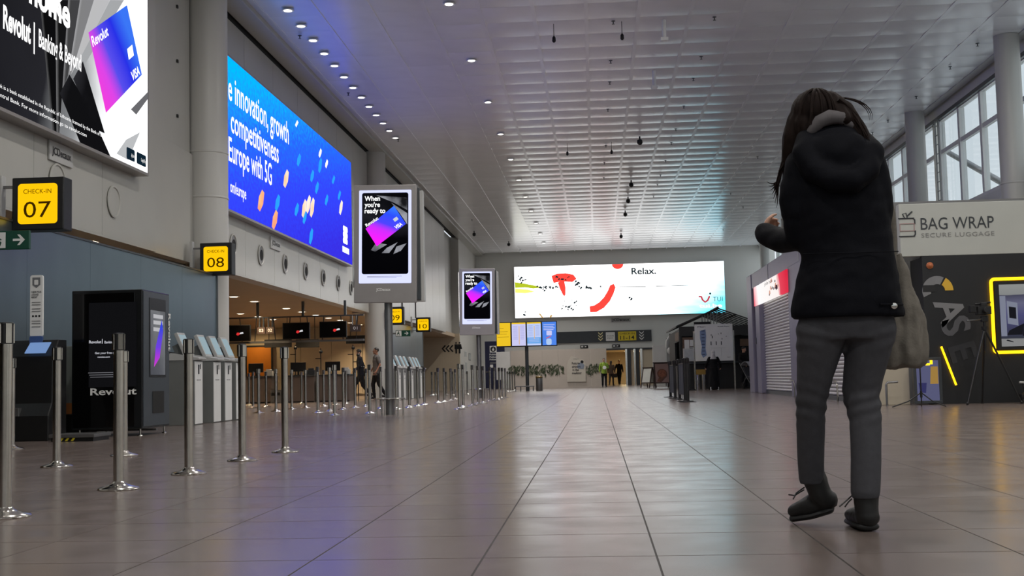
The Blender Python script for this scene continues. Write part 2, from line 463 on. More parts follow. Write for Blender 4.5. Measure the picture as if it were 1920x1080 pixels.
# columns
def column(x, y, r, z0, z1, rings_at, name='column'):
    c = struct(name, MB().cyl((x, y, z0), (x, y, z1), r, n=40), COLUMN, smooth=True)
    for z in rings_at:
        MB().lathe([(r+.001, 0), (r+.012, .01), (r+.012, .035), (r+.001, .045)], (x, y, z), 40).build('joint_ring', COLUMN, c, smooth=True)
    return c
column(-7.9, 24.4, .43, 0, 8.9, (4.42, 5.35))
column(-7.86, 43.4, .41, 0, 8.9, (4.42, 5.35))
struct('wall_left_end', MB().box(-8.95, -7.92, 71, 81.5, 0, 9.0), WALL)
struct('wall_left_return', MB().box(-20, -7.93, 70.85, 71, 0, 3.3), CREAM)
struct('wall_left_upper_gap', MB().box(-8.9, -8.4, 64.9, 71, 3.2, 9.0), WALL)

# low hall with the check-in desks
struct('ceiling_low', MB().box(-32, -8.2, -10, 72, 3.1, 3.3), LOWCEIL)
struct('wall_check_in_back', MB().box(-32, -8.6, 54, 54.2, 0, 3.1), CREAM)
struct('wall_check_in_side', MB().box(-32.2, -32, -10, 90, 0, 3.1), CREAM)
# ------------------------------------------------------------------ far wall with its doorway
FY = 81.5
wf = struct('wall_far', MB().box(-9, .62, FY, FY+.3, 0, 9.2).box(3.8, 12, FY, FY+.3, 0, 9.2).box(.62, 3.8, FY, FY+.3, 2.46, 9.2), WHITEW)
struct('wall_corridor', MB().box(.5, .62, FY+.3, 97, 0, 2.5).box(3.8, 3.92, FY+.3, 97, 0, 2.5).box(.5, 3.92, 97, 97.2, 0, 2.5).box(.5, 3.92, FY+.3, 97, 2.46, 2.6), CREAM)
struct('floor_corridor', MB().box(.5, 3.92, FY+.3, 97, -.1, 0.0), FLOOR)
d1 = struct('door_1', MB().box(2.05, 2.3, FY-.1, FY+.25, 0, 2.44).box(2.62, 2.86, FY-.1, FY+.25, 0, 2.44).box(.66, 3.76, FY-.08, FY+.2, 2.34, 2.45), ANTHR)
MB().box(1.93, 2.05, FY-.14, FY+.2, 0, 2.4).box(2.48, 2.6, FY-.14, FY+.2, 0, 2.4).box(2.9, 3.05, FY-.14, FY+.2, 0, 2.4).build('door_post', STEEL, d1)
MB().box(3.06, 3.76, FY-.02, FY+.05, 0, 2.34).build('door_leaf', CREAM, d1)
MB().box(2.31, 2.47, FY-.02, FY+.05, 0, 2.34).build('door_leaf', CREAM, d1)
# ------------------------------------------------------------------ right wall, clerestory windows
WX = 11.3
struct('wall_right', MB().box(WX-.05, WX+.25, -10, FY, 0, 5.55).box(WX-.05, WX+.25, -10, FY, 8.72, 9.2), WHITEW)
struct('trim_3', MB().box(WX-.12, WX-.04, -10, FY, 8.60, 8.72), ANTHR)
struct('wall_behind', MB().box(-32, -7.5, -10.3, -10, 0, 9.3).box(-7.5, 11.3, -10.3, -10, 0, 3.2).box(-7.5, 11.3, -10.3, -10, 8.6, 9.3).box(11.3, 12, -10.3, -10, 0, 9.3), WALL)
FRAME = pm('window_frame', S(232, 232, 228), .4, noise=(3, .03))
cols_y = [4.2+9.0*k for k in range(-1, 9)]
# unseen glazed front added behind the camera to let in more sky light
wb_ = struct('window_20', MB().box(-7.5, 11.3, -10.2, -10.06, 3.2, 3.32).box(-7.5, 11.3, -10.2, -10.06, 8.5, 8.6).box(-7.5, 11.3, -10.2, -10.06, 5.9, 6.04), FRAME)
for k in range(11):
    x = -7.5+1.88*k
    MB().box(x-.05, x+.05, -10.22, -10.04, 3.32, 8.5).build('mullion', FRAME, wb_)
    if k < 10:
        MB().box(x+.05, x+1.83, -10.15, -10.13, 3.32, 5.9).build('pane', GLASS, wb_); MB().box(x+.05, x+1.83, -10.15, -10.13, 6.04, 8.5).build('pane', GLASS, wb_)
for k, yc in enumerate(cols_y):
    if yc+9 > FY: break
    y0, y1 = yc+.31, yc+9-.31
    w = struct('window_%d' % (k+1), MB().box(WX-.02, WX+.14, y0, y1, 5.55, 5.66).box(WX-.02, WX+.14, y0, y1, 8.58, 8.66).box(WX, WX+.12, y0, y1, 7.52, 7.66), FRAME, bevel=.01)
    nb = 4; ys = [y0+(y1-y0)*i/nb for i in range(nb+1)]
    for y in ys: MB().box(WX-.03, WX+.15, y-.09, y+.09, 5.66, 8.58).build('mullion', FRAME, w, bevel=.01)
    for a, b in zip(ys, ys[1:]):
        MB().box(WX+.05, WX+.07, a+.09, b-.09, 5.66, 7.52).build('pane', GLASS, w)
        MB().box(WX+.05, WX+.07, a+.09, b-.09, 7.66, 8.58).build('pane', GLASS, w)
for yc in cols_y:
    column(10.6, yc, .31, 0, 9.0, (5.2,))
# ------------------------------------------------------------------ lamps
def lamp(name, loc, energy, col, size, spread=PI):
    # area lamp, for seen and added fittings
    L = bpy.data.lights.new(name, 'AREA'); L.shape = 'DISK'; L.size = size; L.energy = energy; L.color = col; L.spread = spread
    o = bpy.data.objects.new(name, L); C.objects.link(o); o.location = loc
    return o
def downlight(x, y, z, r, label, group, power, col, mat, spread=PI):
    d = thing('downlight', label, 'ceiling light', (x, y, z), 0, group)
    MB().lathe([(r, .0), (r+.035, -.012), (r+.045, -.004), (r+.045, .01), (r, .01)], (0, 0, 0), 28).build('trim_ring', WHITE, d, smooth=True)
    MB().lathe([(r-.004, -.006), (r*.6, -.012), (.01, -.013)], (0, 0, 0), 28).build('diffuser', mat, d, smooth=True)
    if power:
        l = lamp('lamp_light', (0, 0, -.05), power, col, max(.3, r*1.8), spread); l.parent = d
    return d
for k in range(13):
    downlight(-6.69, 26.44+1.224*k, 8.965, .095, 'round downlight in the close row beside the blue wall screen', 'downlights in the close row by the blue screen', LAMP_ROW, (1, .94, .86), LAMPW, 1.5)
for k in range(11):
    y = 26.45+4.88*k
    downlight(-3.05, y, 8.955, .095, 'round downlight in the widely spaced row along the hall ceiling', 'widely spaced downlights of the hall', LAMP_HALL, (1, .96, .91), LAMPW, 2.1)
# unseen ceiling lamps added over and behind the camera to brighten the hall
for x in (-3.05, 2.2, 7.5):
    for y in (-6, 2, 10, 17, 23.5):
        if x == -3.05 and y > 20: continue
        downlight(x, y, 8.955, .17, 'added round downlight out of view in the near hall ceiling', 'added downlights over the near end of the hall', LAMP_NEAR, (1, .96, .91), LAMPW)
low = [(-8.42, 20.01), (-8.45, 18.41), (-10.15, 33.69), (-10.18, 35.88), (-10.17, 39.62), (-10.18, 41.79), (-10.2, 43.99), (-12.39, 41.92), (-12.37, 44.03), (-12.41, 46.32), (-10.22, 46.22), (-10.15, 48.04), (-10.22, 50.42), (-10.21, 52.4), (-14.6, 44), (-14.6, 50), (-12.4, 37.6), (-14.6, 30), (-12.4, 24), (-12.4, 16)]
for x, y in low:
    downlight(x, y, 3.098, .12, 'warm round downlight in the low ceiling over the check-in desks', 'warm downlights over the check-in desks', LAMP_LOW, (1, .74, .45), LAMPWARM, 2.1)
for x, y in ((2.2, 86), (2.2, 92)):
    downlight(x, y, 2.45, .12, 'warm round downlight in the far lift corridor', 'downlights in the lift corridor', 110, (1, .78, .42), LAMPWARM)
# sprinkler heads and hanging sensors
spr = [(-0.79, 28.37, 1), (0.62, 28.34, 0), (0.82, 28.4, 1), (1.81, 28.44, 2), (2.99, 28.36, 0), (0.6, 31.95, 0), (1.8, 33.22, 2), (2.98, 31.91, 0), (0.6, 34.3, 0), (2.96, 34.25, 0), (0.58, 37.85, 0), (2.94, 37.81, 0), (2.92, 41.33, 0), (-0.83, 43.22, 1), (0.75, 43.26, 1), (1.73, 42.41, 3), (0.56, 43.84, 0), (0.53, 47.39, 0), (2.92, 43.79, 0), (2.91, 47.4, 0), (0.53, 51.02, 0), (1.7, 51.99, 3), (2.89, 50.87, 0), (2.89, 53.37, 0), (1.69, 56.85, 3), (2.88, 56.84, 0), (1.67, 61.61, 3), (1.65, 71.37, 3), (6.46, 47.33, 0), (7.59, 61.62, 0), (7.56, 71.07, 0), (6.44, 56.73, 0), (-5.13, 73.81, 3), (-4.75, 78.7, 0), (-6.68, 68.12, 3), (-6.3, 63.21, 0), (-6.91, 28.44, 0), (-6.95, 34.4, 0), (-6.64, 41.43, 0), (10.04, 31.7, 0), (10.02, 34.07, 0), (10.02, 37.68, 0), (9.98, 41.16, 0), (9.93, 43.25, 0)]
for x, y, t in spr:
    if t == 0:
        s = tag(MB().lathe([(.05, 0), (.045, -.012), (.014, -.016), (.012, -.07), (.035, -.075), (.035, -.082)], (0, 0, 0), 12).build('sprinkler', ANTHR, None), 'small dark sprinkler head under the panelled hall ceiling', 'sprinkler', 'sprinkler heads in the hall ceiling')
        s.location = (x, y, 8.975)
    elif t == 1:
        s = thing('loudspeaker', 'small dark bullet hanging on a wire from the panelled ceiling', 'sensor', (x, y, 8.975), 0, 'dark bullets on wires under the ceiling')
        MB().cyl((0, 0, 0), (0, 0, -.3), .008, n=6).build('wire', BLACK, s)
        MB().lathe([(.012, -.29), (.04, -.33), (.045, -.42), (.02, -.45)], (0, 0, 0), 12).build('body', BLACK, s, smooth=True)
    elif t == 2:
        s = thing('detector', 'white box detector hanging on a grey stem from the ceiling', 'detector', (x, y, 8.975), 0, 'white detectors on stems under the ceiling')
        MB().cyl((0, 0, 0), (0, 0, -.42), .05, n=10).build('stem', WHITE, s, smooth=True)
        MB().box(-.09, .09, -.07, .07, -.5, -.42).build('body', WHITE, s, bevel=.01)
    else:
        s = tag(MB().lathe([(.03, 0), (.03, -.1), (.09, -.13), (.1, -.24), (.05, -.3), (.01, -.31)], (0, 0, 0), 14).build('dome_camera', BLACK, None, smooth=True), 'black dome camera hanging under the middle of the hall ceiling', 'camera', 'black dome cameras in a line under the ceiling')
        s.location = (x, y, 8.97)

# ------------------------------------------------------------------ big lit wall screens
# 1. black and white advertisement over the near desks
def board(name, label, X, y0, y1, z0, z1, depth, cat='billboard'):
    b = thing(name, label, cat, (X, y0, z0), PI/2)
    w, h = y1-y0, z1-z0
    MB().box(0, w, .02, depth, 0, h).build('case', TOTEM, b, bevel=.01)
    MB().frame(0, w, 0, h, .05, -.005, .03).build('frame', TOTEM, b, bevel=.005)
    return b, w, h
X1 = -7.75
b1, w1, h1 = board('billboard', 'huge lit black-and-white wall advertisement with a blue and pink card', X1, 10.0, 20.72, 4.3, 7.95, .25)
def L1(px, py):
    p = at_x(px, py, X1); return (p.y-10.0, p.z-4.3)
g = grad('ad_fan_ground', [(0, S(6, 6, 8)), (.45, S(30, 30, 34)), (.62, S(120, 122, 124)), (.78, S(225, 226, 228)), (1, S(255, 255, 255))], (.92, 0, -.25), 3.0, 9.4, SCREEN, noise=(.6, .25))
shape('face', [(.05, .05), (w1-.05, .05), (w1-.05, h1-.05), (.05, h1-.05)], g, b1, y=.012, t=.01)
def clip(pl, x0=.05, x1=w1-.05, z0=.05, z1=h1-.05):
    """keep the part of a printed shape that lies on the board"""
    for ax, lim, sg in ((0, x0, 1), (0, x1, -1), (1, z0, 1), (1, z1, -1)):
        out = []
        for p, q in zip(pl, pl[1:]+pl[:1]):
            dp, dq = sg*(p[ax]-lim), sg*(q[ax]-lim)
            if dp >= 0: out.append(p)
            if dp*dq < 0:
                t = dp/(dp-dq); out.append((p[0]+(q[0]-p[0])*t, p[1]+(q[1]-p[1])*t))
        pl = out
    return pl
# fan of slats: boundary lines from top to bottom of the picture
fb = [((-40, 0), (20, 190), 1.5), ((3, 0), (50, 190), 1.5), ((41, 0), (79, 201), 1.5), ((75, 0), (95, 210), 1.5), ((104, 0), (106, 215), 1.45), ((128, 0), (117, 170), 1), ((150, 0), (128, 140), 1), ((176, 0), (133, 140), 1), ((206, 0), (150, 110), 1)]
ends = [(L1(*a_), L1(a_[0]+(c_[0]-a_[0])*f_, a_[1]+(c_[1]-a_[1])*f_)) for a_, c_, f_ in fb]
for i in range(len(ends)-1):
    (A0, A1), (B0, B1) = ends[i], ends[i+1]
    d_ = Vector((A1[0]-A0[0], A1[1]-A0[1])).normalized(); n_ = Vector((-d_.y, d_.x))
    if n_.x < 0: n_ = -n_
    lo = n_.dot(Vector(((A0[0]+A1[0])/2, (A0[1]+A1[1])/2))); hi = n_.dot(Vector(((B0[0]+B1[0])/2, (B0[1]+B1[1])/2)))
    lt = (70, 80, 90, 105, 130, 165, 205, 235)[i]; dk = (8, 8, 9, 11, 18, 60, 120, 175)[i]
    mt = grad('ad_fan_%d' % i, [(0, S(lt, lt, lt+2)), (.16, S(int(lt*.75), int(lt*.75), int(lt*.76))), (.4, S(dk, dk, dk+1)), (1, S(dk, dk, dk+2))], (n_.x, 0, n_.y), lo-.05, hi, SCREEN*.75, noise=(3, .12))
    shape('fan_print', clip([A0, B0, B1, A1]), mt, b1, y=.004-.0006*i, t=.0005)
big = [((112, 175), (130, 140), (165, 200), (215, 312), (160, 292)), ((137, 148), (155, 115), (196, 250), (178, 242))]
for i, pl in enumerate(big):
    mt = grad('ad_slab_%d' % i, [(0, S(210, 210, 212)), (.3, S(120, 122, 124)), (.6, S(40, 40, 44)), (1, S(14, 14, 16))], (.8, 0, -.5), L1(*pl[0])[0]*.8-1.2, L1(*pl[0])[0]*.8-.1, SCREEN*.8, noise=(1.5, .2))
    shape('slab_print', clip([L1(*q) for q in pl]), mt, b1, y=-.002, t=.002)
for i, pl in enumerate([((245, 205), (277, 172), (277, 185), (255, 215)), ((218, 288), (236, 262), (262, 248), (240, 300)), ((206, 0), (232, 0), (160, 118), (150, 110))]):
    shape('shade_print', clip([L1(*q) for q in pl]), em('ad_shade_%d' % i, S(*((95, 95, 98), (170, 172, 174), (150, 152, 154))[i]), SCREEN*.8), b1, y=-.004, t=.001)
cp = [L1(165, 61), L1(237, 10), L1(265, 140), L1(198, 211)]
cc = (sum(p[0] for p in cp)/4, sum(p[1] for p in cp)/4)
cardm = grad('ad_card', [(0, S(255, 60, 220)), (.3, S(225, 70, 235)), (.5, S(90, 80, 240)), (.75, S(40, 50, 235)), (1, S(60, 120, 250))], (.55, 0, .75), cp[3][0]*.55+cp[3][1]*.75-.1, cp[1][0]*.55+cp[1][1]*.75-.3, SCREEN*.62)
shape('card_print', cp, cardm, b1, y=-.006, t=.004)
ct = math.atan2(cp[1][1]-cp[0][1], cp[1][0]-cp[0][0])
text('Revolut', E_TXT, b1, *L1(172, 88), h=.16, w=.72, y=-.02, bold=.02, rot=ct)
text('VISA', E_TXT, b1, *L1(246, 152), h=.15, w=.42, y=-.02, bold=.03, rot=ct)
shape('chip', [L1(237, 92), L1(246, 84), L1(249, 104), L1(240, 112)], E_WHITE, b1, y=-.014)
z = at_x
text('nk', E_TXT, b1, *L1(68, 2), h=.40, w=.85, y=-.02, bold=.035)
text('for home', E_TXT, b1, L1(-8, 40)[0], 1.70, h=.42, w=L1(129, 58)[0]-L1(-8, 40)[0], y=-.02, bold=.03)
text('Revolut', E_TXT, b1, L1(3, 52)[0], 1.12, h=.3, w=L1(55, 80)[0]-L1(3, 52)[0], y=-.02, bold=.035)
shape('divider', [(L1(62, 60)[0]-.015, 1.0), (L1(62, 60)[0]+.015, 1.0), (L1(62, 60)[0]+.015, 1.45), (L1(62, 60)[0]-.015, 1.45)], E_TXT, b1, y=-.016)
text('Banking & Beyond', E_TXT, b1, L1(70, 90)[0], 1.15, h=.25, w=L1(150, 130)[0]-L1(70, 90)[0], y=-.02, bold=.02)
sp1 = text('*T&Cs apply. Revolut Bank is a bank established in the Republic of Lithuania licensed by the Bank of Lithuania', E_TXT, b1, 4.2, .29, h=.055, w=L1(204, 268)[0]-4.2, y=-.02)
sp2 = text('and the European Central Bank. For more information go to revolut.com', E_TXT, b1, 4.2, .17, h=.055, w=L1(160, 256)[0]-4.2, y=-.02)
tag(sp1, kind='stuff'); tag(sp2, kind='stuff')
for px0, px1, py in ((236, 251, 290), (255, 272, 297)):
    a, c = L1(px0, py)[0], L1(px1, py)[0]
    s_ = shape('app_badge', rrect(a, c, .13, .33, .03), em('badge_dark', S(20, 40, 55), .8), b1, y=-.012)
    text('App Store' if px0 < 240 else 'Google Play', E_TXT, s_, a+.16, .19, w=c-a-.22, h=.06, y=-.03)

# 2. blue video wall
X2 = -7.8
b2, w2, h2 = board('video_wall', 'huge blue wall screen with white slogan between the two round columns', X2, 24.97, 38.95, 4.35, 7.8, .2)
def L2(px, py):
    p = at_x(px, py, X2); return (p.y-24.97, p.z-4.35)
g = grad('blue_screen', [(0, S(42, 36, 180)), (.4, S(38, 56, 205)), (.65, S(28, 84, 225)), (1, S(0, 150, 240))], (-.05, 0, .3), -.45, .95, 1.7, noise=(5, .45, (1.4, 1, 1.8)))
nt = g.node_tree
shape('face', [(.05, .05), (w2-.05, .05), (w2-.05, h2-.05), (.05, h2-.05)], g, b2, y=.012, t=.01)
text('e innovation, growth', E_TXT, b2, .55, 2.44, w=L2(540, 250)[0]-.55, h=.56, y=-.02, bold=.012)
text('competitiveness', E_TXT, b2, .72, 1.76, w=L2(521, 290)[0]-.72, h=.52, y=-.02, bold=.012)
text('Europe with 5G', E_TXT, b2, .55, 1.10, w=L2(508, 325)[0]-.55, h=.52, y=-.02, bold=.012)
text('om/europe', E_TXT, b2, .65, .43, w=1.2, h=.26, y=-.02, bold=.01)
def pill(px, py, hh, ww, mat, lean=.25):
    x, z_ = L2(px, py); c = .35*ww
    p = [(x-ww/2-lean*hh/2, z_-hh/2), (x-ww*.1-lean*hh/2, z_-hh/2-c*.3), (x+ww/2-lean*hh/2, z_-hh/2+c), (x+ww/2+lean*hh/2, z_+hh/2), (x+ww*.1+lean*hh/2, z_+hh/2+c*.3), (x-ww/2+lean*hh/2, z_+hh/2-c)]
    shape('light_capsule', p, mat, b2, y=-.004)
warm = grad('capsule_warm', [(0, S(255, 130, 110)), (.5, S(255, 200, 140)), (1, S(255, 245, 230))], (.5, 0, 1), 0, 6, 1.0, noise=(1.6, 1.2))
for px, py, hh in ((536, 335, .42), (489, 376, .45), (515, 412, .42), (570, 391, .45), (578, 383, .45), (585, 389, .5), (639, 389, .4)): pill(px, py, hh, .46, warm)
cyan = em('capsule_cyan', S(40, 150, 230), 1.2)
for px, py, hh in ((520, 380, .36), (571, 408, .3), (556, 393, .3), (600, 310, .4), (594, 352, .3), (612, 375, .28), (583, 443, .4), (636, 366, .25), (585, 330, .3), (560, 300, .3), (625, 337, .22)): pill(px, py, hh, .4, cyan)
for px, py, hh in ((600, 287, .22), (612, 307, .22), (556, 232, .14)): pill(px, py, hh, .34, E_TXT)
for py in (430, 441, 452):
    x, z_ = L2(647, py); shape('mark_print', rrect(x-.34, x+.34, z_-.09, z_+.09, .08), E_WHITE, b2, y=-.006)
x, z_ = L2(648, 470)
shape('mark_print', [(x-.5, z_-.08), (x+.5, z_-.08), (x+.5, z_+.1), (x-.5, z_+.1)], E_WHITE, b2, y=-.006)

# small name plates under the wall screens
def plate(name, label, X, y, z_, w, s):
    t = thing(name, label, 'sign plate', (X, y, z_), PI/2)
    MB().box(0, w, 0, .03, 0, .3).build('plate', LGREY, t, bevel=.008)
    text(s, TXTBLK, t, w/2, .1, w=w*.82, h=.11, y=-.004, align='CENTER', bold=.02)
    return t
plate('name_plate', 'small grey name plate under the black-and-white wall advertisement', -7.965, 17.3, 4.0, .8, 'JCDecaux')
plate('name_plate', 'small pale name plate under the blue wall screen', -7.965, 29.6, 3.98, .95, 'JCDecaux')

# 3. holiday advertisement on the far wall
b3 = thing('billboard', 'long bright holiday advertisement on the far wall with red swoosh', 'billboard', (-5.35, FY-.31, 4.6), 0)
w3, h3 = 13.98, 3.48
MB().box(0, w3, .02, .305, 0, h3).build('case', TOTEM, b3, bevel=.01)
def L3(px, py):
    p = at_y(px, py, FY-.3); return (p.x+5.35, p.z-4.6)
W = (1, 1, 1, 1)
g = grad('beach_print', [(0, W), (.52, W), (.7, S(225, 246, 252)), (.88, S(165, 226, 242)), (1, S(85, 196, 226))], (.08, 0, -.12), .08, 1.0, SCREEN*1.5, noise=(.5, .35, (.6, 1, 2.5)))
shape('face', [(.03, .03), (w3-.03, .03), (w3-.03, h3-.03), (.03, h3-.03)], g, b3, y=.012, t=.01)
RED = em('lit_red', S(255, 70, 60), 1.15)
def stroke(pxs, wid, mat, name, y):
    pts = [Vector((*L3(*p), 0)) for p in pxs]; a, bq = [], []
    for i, p in enumerate(pts):
        d = (pts[min(i+1, len(pts)-1)]-pts[max(0, i-1)]).normalized(); nrm = Vector((-d.y, d.x, 0))
        w_ = wid[i] if isinstance(wid, list) else wid
        a.append((p+nrm*w_/2)[:2]); bq.append((p-nrm*w_/2)[:2])
    e = [((a[-1][0]+bq[-1][0])/2+(pts[-1]-pts[-2]).normalized().x*(w_*.5), (a[-1][1]+bq[-1][1])/2+(pts[-1]-pts[-2]).normalized().y*(w_*.5))]
    shape(name, a+e+bq[::-1], mat, b3, y=y)
stroke([(1106, 580), (1116, 579), (1128, 572), (1138, 561), (1145, 548), (1149, 537)], [.40, .46, .48, .46, .42, .38], RED, 'swoosh_print', -.004)
stroke([(1036, 524), (1046, 521), (1060, 520), (1074, 522)], [.5, .56, .56, .5], RED, 'swoosh_print', -.004)
stroke([(1052, 528), (1055, 540), (1058, 553)], [.44, .38, .16], RED, 'swoosh_print', -.005)
x, z_ = L3(1158, 495)
shape('dot_print', [p for p in [(x+.38*math.cos(a), h3-.03-.33*math.sin(a)) for a in [PI*k/14 for k in range(15)]]], RED, b3, y=-.004)
GRN = em('lit_green', S(175, 190, 40), 1.1); YEL = em('lit_straw', S(235, 235, 120), 1.15); DK = em('lit_slate', S(40, 56, 62), .6)
shape('land_print', [L3(*p) for p in ((965, 529), (985, 532), (1010, 537), (1016, 539), (1000, 541), (985, 539), (966, 540))], GRN, b3, y=-.004)
shape('land_print', [L3(*p) for p in ((966, 541), (990, 543), (1003, 547), (985, 550), (966, 549))], YEL, b3, y=-.004)
rnd = random.Random(3)
spk = MB()
for cx, cy, sx, sy, n_ in ((975, 523, 10, 4, 14), (1025, 540, 16, 5, 22), (1082, 530, 5, 6, 14), (1100, 539, 20, 2, 16), (1068, 572, 12, 9, 16), (1183, 560, 4, 4, 8), (984, 588, 3, 4, 4), (1052, 523, 14, 4, 10)):
    for _ in range(n_):
        x, z_ = L3(rnd.gauss(cx, sx*.6), rnd.gauss(cy, sy*.6)); r = rnd.uniform(.03, .08)
        if .1 < x < w3-.1 and .1 < z_ < h3-.1: spk.prism([(x-r, z_-r*.6), (x+r*.3, z_-r), (x+r*1.4, z_+r*.2), (x, z_+r)], -.012, -.008)
tag(spk.build('speckle_print', DK, b3), kind='stuff')
for (a, bq) in (((1160, 538), (1211, 537.5)), ((1230, 536.5), (1252, 536)), ((1258, 536), (1290, 535))):
    p, q = L3(*a), L3(*bq); shape('shore_print', [(p[0], p[1]-.02), (q[0], q[1]-.02), (q[0], q[1]+.02), (p[0], p[1]+.02)], DK, b3, y=-.006)
BR = em('lit_brown', S(190, 150, 80), 1)
for pl in (((1010, 588), (1013, 588), (1019, 596), (1016, 596)), ((1036, 592), (1033, 590), (1030, 595.5), (1033, 595.5))): shape('star_print', [L3(*p) for p in pl], BR, b3, y=-.006)
text('Relax.', DK, b3, *L3(1184, 514.5), w=L3(1230, 510)[0]-L3(1184, 514)[0], h=.42, y=-.02, bold=.025)
LR = em('lit_logo_red', S(200, 60, 70), 1)
stroke([(1310, 556), (1315, 556.5), (1317, 562), (1322, 566.5), (1327, 563), (1330, 556)], .12, LR, 'logo_print', -.01)
x, z_ = L3(1331.5, 550.5); shape('logo_print', disc(x, z_, .07, 12), DK, b3, y=-.01)
text('TUI', em('lit_grey', S(80, 92, 98), .7), b3, *L3(1337, 565), w=L3(1355, 560)[0]-L3(1337, 560)[0], h=.3, y=-.02)
text('tui.be', E_WHITE, b3, *L3(1311, 577), w=1.5, h=.24, y=-.02, bold=.02)
np_ = thing('name_plate', 'small grey name plate under the long holiday advertisement', 'sign plate', (1.05, FY-.05, 4.2), 0)
MB().box(0, 1.3, 0, .05, 0, .28).build('plate', LGREY, np_, bevel=.008)
text('JCDecaux', TXTBLK, np_, .65, .08, w=1.15, h=.15, align='CENTER', bold=.03)

# long dark direction sign on the far wall
ds = thing('direction_sign', 'long dark direction sign on far wall with yellow check-in field', 'sign', (-5.2, FY-.12, 2.88), 0)
MB().box(0, 8.9, 0, .1, 0, .76).build('panel', ANTHR, ds, bevel=.01)
SY = S(220, 196, 40); YP = pm('print_yellow', S(225, 200, 45), .5, noise=(3, .03))
def dx(px): return at_y(px, 632, FY-.12).x+5.2
def chev(parent, cx, mat):
    for k in range(3):
        z_ = .15+.19*k
        shape('arrow_print', [(cx-.15, z_+.16), (cx, z_+.02), (cx+.15, z_+.16), (cx+.15, z_+.08), (cx, z_-.06), (cx-.15, z_+.08)], mat, parent, y=-.004)
chev(ds, dx(1126), pm('print_cream', S(225, 215, 160), .5, noise=(3, .03))); chev(ds, dx(1203), TXTWHT)
shape('white_field', rrect(dx(1136), dx(1153), .08, .66, .03), TXTWHT, ds, y=-.004)
text('brussels\nairport', TXTBLK, ds, dx(1144.5), .38, w=.45, align='CENTER', y=-.012)
shape('yellow_field', rrect(dx(1159), dx(1193), .08, .68, .02), YP, ds, y=-.004)
text('CHECK-IN', TXTBLK, ds, dx(1176), .48, w=1.0, h=.12, align='CENTER', y=-.012)
text('11-14', TXTBLK, ds, dx(1176), .15, w=.95, h=.25, align='CENTER', y=-.012, bold=.015)
for px, s in ((1095, 'TC-EI'), (1155, '0-N')):
    p = at_y(px, 652, FY-.08)
    o = thing('small_sign', 'tiny dark pictogram sign over the %s' % ('pale hoarding' if px < 1100 else 'lift doorway'), 'sign', (p.x-.25, FY-.06, 2.52), 0)
    MB().box(0, .52, 0, .04, 0, .2).build('plate', TXTBLK, o, bevel=.005)
    shape('pictogram', rrect(.06, .2, .05, .15, .01), TXTWHT, o, y=-.004); shape('pictogram', [(.3, .05), (.44, .1), (.3, .15)], TXTWHT, o, y=-.004)
# ------------------------------------------------------------------ metal partitions beside the check-in rows
def partition(name, label, y0, y1, x=-7.5, n=5):
    p = thing(name, label, 'partition', (x, y0, 0), PI/2)
    L = y1-y0; d = L/n
    for k in range(n): MB().box(d*k+.002, d*(k+1)-.002, 0, .08, 1.22, 2.79).build('metal_panel', PARTM, p)
    MB().box(0, L, .04, .12, 0, 1.22).build('base_panel', BLACK, p)
    MB().box(0, L, -.015, .1, 2.79, 2.82).build('top_rail', ANTHR, p)
    MB().box(L, L+.04, -.02, .12, 0, 2.82).build('end_post', STEELD, p)
    MB().box(-.06, 0, -.03, .12, 0, 2.82).build('end_post', BLACK, p)
    return p
partition('metal_partition', 'blue-grey metal partition behind the black vending machine', 13.6, 23.75)
partition('metal_partition', 'blue-grey metal partition behind the far row of check-in machines', 44.6, 52.6)

# check-in number signs on brackets
def check_in_sign(num, x0, y, z0, w, label):
    s = thing('check_in_sign', label, 'sign', (x0, y, z0), 0)
    MB().box(0, w, 0, .26, 0, w).build('case', BLACK, s, bevel=.015)
    b = w*.12
    shape('lit_face', rrect(b, w-b, b, w-b, w*.07), E_YEL, s, y=.0, t=.008)
    text('CHECK-IN', E_SIGNTXT, s, w/2, w*.69, w=w*.54, h=w*.085, y=-.014, align='CENTER')
    text(num, E_SIGNTXT, s, w/2, w*.24, w=w*.53, h=w*.30, y=-.014, align='CENTER')
    MB().box(-.2, 0, .1, .14, w*.83, w*.88).build('bracket', STEELD, s)
    MB().box(-.2, 0, .1, .14, w*.1, w*.15).build('bracket', STEELD, s)
    MB().box(-.23, -.17, .06, .18, -.05, w+.05).build('mount_post', LGREY, s, bevel=.01)
    if num == '08': MB().box(.0, .12, .26, .62, w*.4, w*.6).build('bracket', STEELD, s)
check_in_sign('07', -7.5, 15.2, 2.67, .69, 'yellow check-in sign 07 above the dark weighing machine')
check_in_sign('08', -7.74, 23.45, 2.78, .64, 'yellow check-in sign 08 on the nearest round column')
check_in_sign('09', -7.45, 43.1, 2.62, .645, 'yellow check-in sign 09 half hidden by the screen pole')
check_in_sign('10', -7.4, 50.0, 2.62, .60, 'yellow check-in sign 10 beside the far metal partition')

